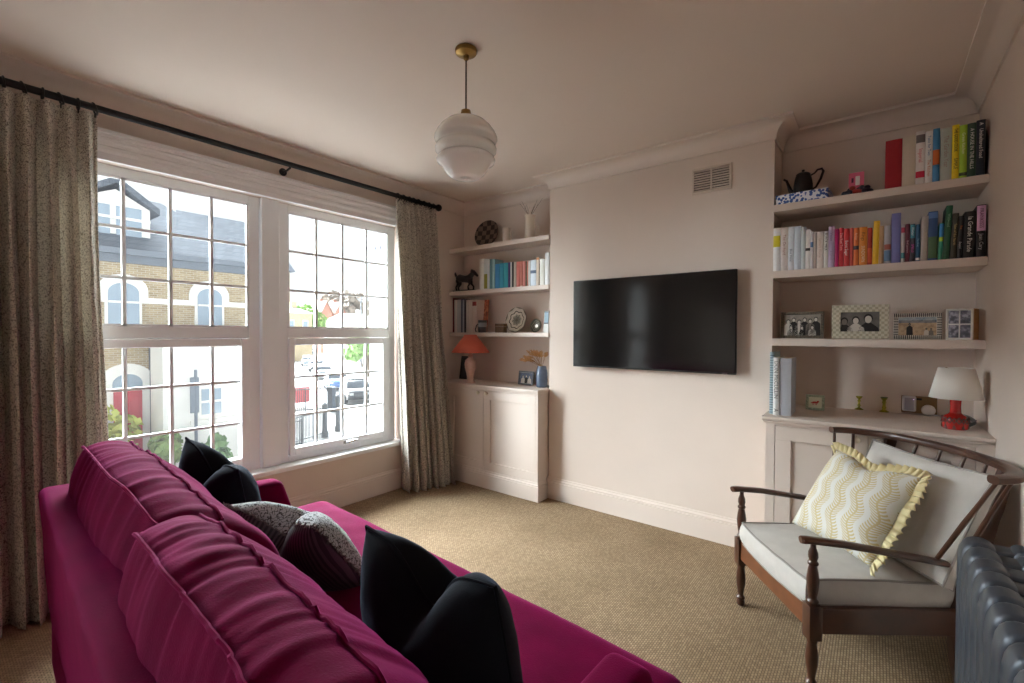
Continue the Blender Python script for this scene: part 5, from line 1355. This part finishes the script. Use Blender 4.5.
# white rendered building in front
xw = -15.2
wy0, wy1 = at(163, 400, 'x', xw).y, at(272, 400, 'x', xw).y; wz = at(200, 343, 'x', xw).z-GZ
wb = thing('rendered_building', 'low white rendered building with a sash window beside the brick house', 'building', (xw, 0, GZ))
mb = MB(); mb.box(-1.3, 0, wy0, wy1, 0, wz); mb.build('wall', RENDER, wb)
mb = MB(); mb.box(-1.3, .10, wy0-.05, wy1+.05, wz, wz+.16); mb.build('parapet', LEADC, wb)
def rect(u0, u1, v0, v1, x): a = at((u0+u1)/2, v0, 'x', x); b = at((u0+u1)/2, v1, 'x', x); return at(u0, (v0+v1)/2, 'x', x).y, at(u1, (v0+v1)/2, 'x', x).y, b.z-GZ, a.z-GZ
y0, y1, z0, z1 = rect(198, 223.5, 386, 416, xw)
mb = MB(); mb.box(0, .05, y0, y1, z0, z1); mb.box(0, .12, y0-.25, y1+.35, z0-.22, z0-.08); fr_ = mb.build('window', STUCCO, wb)
mb = MB(); mb.box(.05, .06, y0+.09, y1-.09, z0+.09, (z0+z1)/2-.04); mb.box(.05, .06, y0+.09, y1-.09, (z0+z1)/2+.04, z1-.09); mb.build('pane', PANEG, fr_)
mb = MB(); mb.box(.05, .075, (y0+y1)/2-.02, (y0+y1)/2+.02, z0+.06, z1-.06); mb.build('sash_bars', STUCCO, fr_)

# ---- street furniture
IRONG = mat('painted_iron', (86, 90, 94), .5)
def railing(label, a, b, z0, h, n, m=IRONG):
    t = thing('railings', label, 'railings', (a[0], a[1], z0)); d = Vector((b[0]-a[0], b[1]-a[1], 0))
    mb = MB()
    for z in (h*.92, h*.12): mb.bar((0, 0, z), d+Vector((0, 0, z)), .05, .05)
    mb.build('rail', m, t)
    mb = MB()
    for i in range(n+1):
        p = d*(i/n); mb.tube([p, p+Vector((0, 0, h))], .016 if i % 8 else .04, 6)
    mb.build('uprights', m, t)
p, q = at(205, 454, 'z', GZ), at(276, 441, 'z', GZ)
railing('black iron railings in front of the white building', (p.x+1.9, p.y-.2), (q.x+2.2, q.y), GZ+.1, 1.15, 40)
p, q = at(290, 447, 'z', GZ), at(322, 436, 'z', GZ)
railing('iron railings at the near kerb of the side street', (p.x, p.y), (q.x, q.y), GZ, 1.25, 22)
p, q = at(290, 414, 'z', GZ), at(338, 410, 'z', GZ)
railing('iron railings half way along the near side of the side street', (p.x, p.y), (q.x, q.y), GZ, 1.5, 26)
p = at(334, 412, 'z', GZ)
mb = MB(); mb.box(-.5, 0, -.12, .12, 0, 1.4); mb.box(-.55, .05, -.15, .15, 1.4, 1.5)
o = mb.build('brick_gate_pier', mat('grey_pier_paint', (84, 92, 104), .7)); o.location = (p.x, p.y, GZ); tag(o, 'grey pier at the end of the half-way railings', 'pier')
p = at(198, 462, 'z', GZ)
t = thing('street_sign', 'tall dark street sign on a slim pole in front of the white building', 'street sign', (p.x+1.4, p.y-.50, GZ))
zt_ = at(197, 377, 'x', p.x+1.4).z-GZ; zb_ = at(195, 413, 'x', p.x+1.4).z-GZ
mb = MB(); mb.tube([(0, 0, 0), (0, 0, zt_+.25)], .05, 10); mb.build('pole', LEADC, t, True)
mb = MB(); mb.box(-.03, .03, -.17, .10, zb_, zt_, .03); mb.build('sign_panel', LEADC, t)
p = at(296, 406, 'z', GZ)
o = MB().box(-.05, .05, -.7, .7, .25, 1.25, .02).build('red_notice_board', mat('red_sign', (206, 90, 96), .6)); o.location = (p.x+.4, p.y, GZ+.0); tag(o, 'low red notice board behind the railings', 'notice board')
mb = MB(); mb.bm.free()
p = at(361, 332, 'x', -50)
t = thing('lamp_post', 'tall street lamp post far along the side street', 'lamp post', (p.x, p.y, GZ))
hh_ = at(361, 296, 'x', -50).z-GZ
mb = MB(); mb.tube([(0, 0, 0), (0, 0, hh_*.5), (0, 0, hh_)], [.12, .08, .06], 8); mb.build('pole', LEADC, t); mb = MB(); mb.box(-.1, .9, -.12, .12, hh_-.1, hh_+.05, .03); mb.build('lantern', LEADC, t)
for u, v, hgt, lb in ((325, 437, 1.5, 'slim dark post beside the near railings'), (338, 431, 1.7, 'slim dark post further right of the near railings')):
    p = at(u, v, 'z', GZ); mb = MB(); mb.lathe([(.16, 0), (.16, .2), (.11, .3), (.10, hgt*.8), (.14, hgt*.85), (.12, hgt), (.02, hgt+.08)], (0, 0, 0), 10)
    o = mb.build('bollard', IRONG, None, True); o.location = p; tag(o, lb, 'bollard')
# ---- cars along the side street
def car(i, loc, rz, col, label, s=1.):
    t = thing('car', label, 'car', loc, rz, 'cars parked along the side street')
    body = mat('car_paint_%d' % i, col, .25, metal=.2, coat=.6); glass = mat('car_glass', (52, 60, 70), .1, spec=.8); tyre = mat('tyre', (34, 34, 36), .8)
    mb = MB(); st = [(-2.1, .50, .62, .74), (-2.0, .32, .86, .80), (-1.2, .25, .95, .86), (0, .22, .97, .88), (1.2, .25, .96, .86), (1.95, .32, .86, .80), (2.1, .50, .70, .74)]
    rs = []
    for x, zb, zt, hw in st: rs.append([Vector((x, hw*sx, z)) for sx, z in ((-1, zb), (1, zb), (1.02, (zb+zt)/2), (.93, zt), (-.93, zt), (-1.02, (zb+zt)/2))])
    mb.rings(rs); mb.build('body', body, t, True, 40)
    mb = MB(); rs = []
    for x, zt, hw in ((-1.75, .93, .78), (-1.25, 1.40, .66), (-.2, 1.48, .66), (.55, 1.42, .64), (1.25, .95, .76)): rs.append([Vector((x, hw*.0-.80, .90)), Vector((x, .80, .90)), Vector((x, hw, zt)), Vector((x, -hw, zt))])
    mb.rings(rs); mb.build('windows', glass, t, True, 30)
    mb = MB(); mb.box(-1.2, .5, -.60, .60, 1.43, 1.50, .03); mb.build('car_roof', body, t)
    for x in (-1.3, 1.3):
        for y in (-.80, .80):
            mb = MB(); mb.lathe([(.18, -.11), (.31, -.11), (.33, 0), (.31, .11), (.18, .11)], (x, y, .33), 16, (0, 1, 0)); mb.build('wheel', tyre, t, True)
    mb = MB(); mb.box(2.02, 2.10, -.70, -.42, .60, .74, .02); mb.box(2.02, 2.10, .42, .70, .60, .74, .02); mb.build('headlights', mat('headlight', (226, 228, 230), .2), t)
    t.scale = (s, s, s); return t
row = [((352, 401), (62, 66, 72), 'dark grey car, nearest in the parked row seen through the right-hand window', 1.05), ((333, 389), (86, 122, 178), 'blue car second in the parked row', 1.), ((320, 378.5), (120, 126, 132), 'mid grey car third in the parked row', 1.), ((314, 371), (58, 62, 70), 'black car fourth in the parked row', 1.), ((306, 365.5), (150, 160, 172), 'silver car fifth in the parked row', 1.), ((297, 358), (70, 74, 80), 'dark car sixth in the parked row', 1.), ((309, 354.5), (110, 116, 124), 'grey car on the far side where the street bends', 1.), ((317, 351.5), (92, 100, 112), 'slate blue car furthest along the side street', 1.)]
for i, ((u, v), c, lb, s) in enumerate(row):
    p = at(u, v, 'z', GZ); car(i, (p.x, p.y+.3, GZ), math.atan2(-.42, .9), c, lb, s)
# ---- trees
def tree(name, label, loc, th, cr, ch_, n, leafc, seed, ls=.35):
    t = thing(name, label, 'tree', loc); rnd = random.Random(seed)
    mb = MB(); mb.tube([(0, 0, 0), (.05, .02, th*.5), (0, 0, th+.4*ch_)], [cr*.07, cr*.055, cr*.03], 8)
    for k in range(5):
        a = k*1.3; mb.tube([(0, 0, th*.8), (cr*.4*math.cos(a), cr*.4*math.sin(a), th+ch_*.4)], [cr*.03, cr*.01], 6)
    mb.build('trunk', mat('bark', (110, 96, 82), .9), t, True)
    mb = MB(); blobs = [(Vector((rnd.uniform(-.55, .55)*cr, rnd.uniform(-.55, .55)*cr, th+ch_*rnd.uniform(.25, .8))), cr*rnd.uniform(.35, .6)) for _ in range(9)]
    for _ in range(n):
        c, r_ = rnd.choice(blobs); d = Vector((rnd.gauss(0, 1), rnd.gauss(0, 1), rnd.gauss(0, 1))).normalized(); p = c+d*r_*rnd.uniform(.75, 1.)
        u = Vector((rnd.gauss(0, 1), rnd.gauss(0, 1), rnd.gauss(0, 1))).normalized(); w = d.cross(u).normalized()*ls*.5; u = (u+d*.3).normalized()*ls*.5
        mb.face([mb.bm.verts.new(p+q) for q in (-u-w, u-w*.6, u*1.2+w, -u*.7+w)])
    mb.build('crown', mat('leaf_%d_%d_%d' % leafc, leafc, .7, var=.3, vscale=1.2), t)
p = at(366, 385, 'z', GZ); tree('street_tree', 'small bright green tree beside the nearest parked car', (p.x-2.2, p.y+1.2, GZ), 1.7, 1.55, 3.0, 1500, (150, 184, 112), 4, .32)
p = at(311, 338, 'z', GZ); p = at(311, 333, 'x', -84); tree('street_tree', 'green tree standing behind the pale brick building on the side street', (p.x, p.y, GZ), 3.5, 3.6, 7.5, 1300, (136, 170, 88), 9, .5)
p = at(368, 333, 'x', -40); tree('street_tree', 'low yellow-green tree in front of the pale roof at the far end', (p.x, p.y, GZ), 1.8, 2.2, 3.8, 900, (176, 190, 120), 12, .45)
for u, v, hgt, c, lb in ((146, 452, 1.3, (128, 154, 92), 'small green shrub in front of the yellow brick house'), (188, 446, 1.5, (120, 150, 104), 'leafy green shrub in front of the grey pier'), (106, 430, 2.2, (186, 190, 96), 'yellow-green shrub left of the red door')):
    if u == 106: u = 101
    p = at(u, 468, 'z', GZ); tree('shrub', lb, (p.x+1.9, p.y, GZ), .15, hgt*.40, hgt, 500, c, int(u), .22)
rnd = random.Random(5)
for i, (u, lb) in enumerate(((344, 'leftmost hazy grey-brown tree on the skyline'), (356, 'hazy grey-brown skyline tree behind the lamp post'), (370, 'rightmost hazy grey-brown tree on the skyline'))):
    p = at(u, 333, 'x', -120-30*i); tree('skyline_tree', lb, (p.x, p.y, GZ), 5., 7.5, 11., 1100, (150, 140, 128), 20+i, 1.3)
# ---- distant buildings on the side street
def house(label, u0, u1, veave, vridge, x, wallm, roofm, gable=True, nwin=2, cat='house'):
    pa, pb = at(u0, 330, 'x', x), at(u1, 330, 'x', x); ze = at((u0+u1)/2, veave, 'x', x).z-GZ; zr_ = at((u0+u1)/2, vridge, 'x', x).z-GZ
    y0, y1 = pa.y, pb.y; t = thing('distant_house', label, cat, (x, (y0+y1)/2, GZ)); h = (y1-y0)/2
    mb = MB()
    if gable: mb.prism([(-h, 0), (h, 0), (h, ze), (0, zr_), (-h, ze)], (-8, 0, 0), (0, 0, 0), (0, 1, 0), (0, 0, 1))
    else: mb.box(-8, 0, -h, h, 0, ze)
    mb.build('wall', wallm, t)
    mb = MB()
    if gable:
        for s_ in (-1, 1): mb.prism([(s_*(h+.3), ze-.3), (0, zr_), (0, zr_+.3), (s_*(h+.3), ze)], (-8.6, 0, 0), (.3, 0, 0), (0, 1, 0), (0, 0, 1))
    else:
        v = [mb.bm.verts.new(p) for p in ((.3, -h-.3, ze), (.3, h+.3, ze), (-8.3, h+.3, ze), (-8.3, -h-.3, ze), (-4, -h*.6, zr_), (-4, h*.6, zr_))]
        for q in ((0, 1, 5, 4), (1, 2, 5), (2, 3, 4, 5), (3, 0, 4), (0, 3, 2, 1)): mb.face([v[i] for i in q])
    mb.build('roof', roofm, t)
    for k in range(nwin):
        yc = -h+2*h*(k+.5)/nwin; w_ = h/nwin*.42
        mb = MB(); mb.box(0, .08, yc-w_, yc+w_, ze*.52, ze*.86); f = mb.build('window', STUCCO, t)
        mb = MB(); mb.box(.08, .10, yc-w_*.75, yc+w_*.75, ze*.55, ze*.83); mb.build('pane', PANEG, f)
    mb = MB(); mb.box(-4.5, -3.6, h*.3, h*.3+.9, zr_-1.2, zr_+.9); mb.build('chimney', wallm, t)
GREYR = mat('pale_grey_roof', (196, 194, 192), .7, var=.05, vscale=1); BROWNR = mat('brown_roof_tiles', (150, 124, 112), .8, var=.08, vscale=2)
PALEBR = brick('pale_brick', (214, 192, 148), (198, 172, 126), (220, 212, 196))
house('pale yellow brick building at the left edge of the right-hand window view', 284, 312, 313, 306, -72., PALEBR, GREYR, False, 2, 'building')
house('red brick gabled house with white windows in the distance', 321, 332.4, 314, 302, -96., REDBR, BROWNR, True, 1)
house('red brick house adjoining the gabled one in the distance', 334.6, 346, 315, 303, -96., REDBR, BROWNR, True, 1)
house('long pale grey roofed building at the far end of the side street', 344, 380, 322, 313, -84., RENDER, GREYR, False, 5, 'building')
# white column of the bay next door
p = at(384, 300, 'x', -.62)
mb = MB(); y0 = at(377.5, 300, 'x', -.62).y
mb.box(-.75, -.45, y0, y0+.5, GZ, at(378, 263, 'x', -.62).z); 
z0 = at(376, 263, 'x', -.62).z; k = 0
for zz, o_ in ((0, .02), (.05, .0), (.16, .05), (.20, .07)): mb.box(-.75-o_, -.45+o_, y0-o_, y0+.5+o_, z0+zz, z0+zz+(.05 if zz in (0, .20) else .11), .01)
for j in range(5):
    for i in range(3): mb.ball((-.45+.02-.06*0, y0-.01+.0*i, z0+.07+.05*i), .03, .03, .03, 8, 6) if j == 0 else mb.ball((-.42-.08*(j-1), y0-.015, z0+.06+.05*i), .028, .026, .028, 8, 6)
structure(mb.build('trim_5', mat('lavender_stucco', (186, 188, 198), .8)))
SKY, SUN, EXPO = 0.72, 54, 0.75
# ================================================================== LIGHT
w = bpy.data.worlds.new('sky'); SC.world = w; w.use_nodes = True
bg = w.node_tree.nodes['Background']
bg.inputs['Color'].default_value = (.93, .97, 1.0, 1); bg.inputs['Strength'].default_value = SKY
def sun(name, d, strength, ang, col=(1, 1, 1)):
    l = bpy.data.lights.new(name, 'SUN'); l.energy = strength; l.angle = R(ang); l.color = col
    o = bpy.data.objects.new(name, l); COL.objects.link(o)
    o.rotation_euler = Vector(d).to_track_quat('-Z', 'Y').to_euler(); o.location = (-5, -2, 12)
    return o
sun('veiled_sun', (.80, .06, -.24), SUN, 90, (.90, .955, 1))
vs = SC.view_settings
SC.display_settings.display_device = 'sRGB'
vs.view_transform = 'Standard'; vs.look = 'None'; vs.gamma = 1; vs.use_curve_mapping = False; vs.exposure = EXPO
SC.cycles.diffuse_bounces = 8
SC.cycles.max_bounces = 16
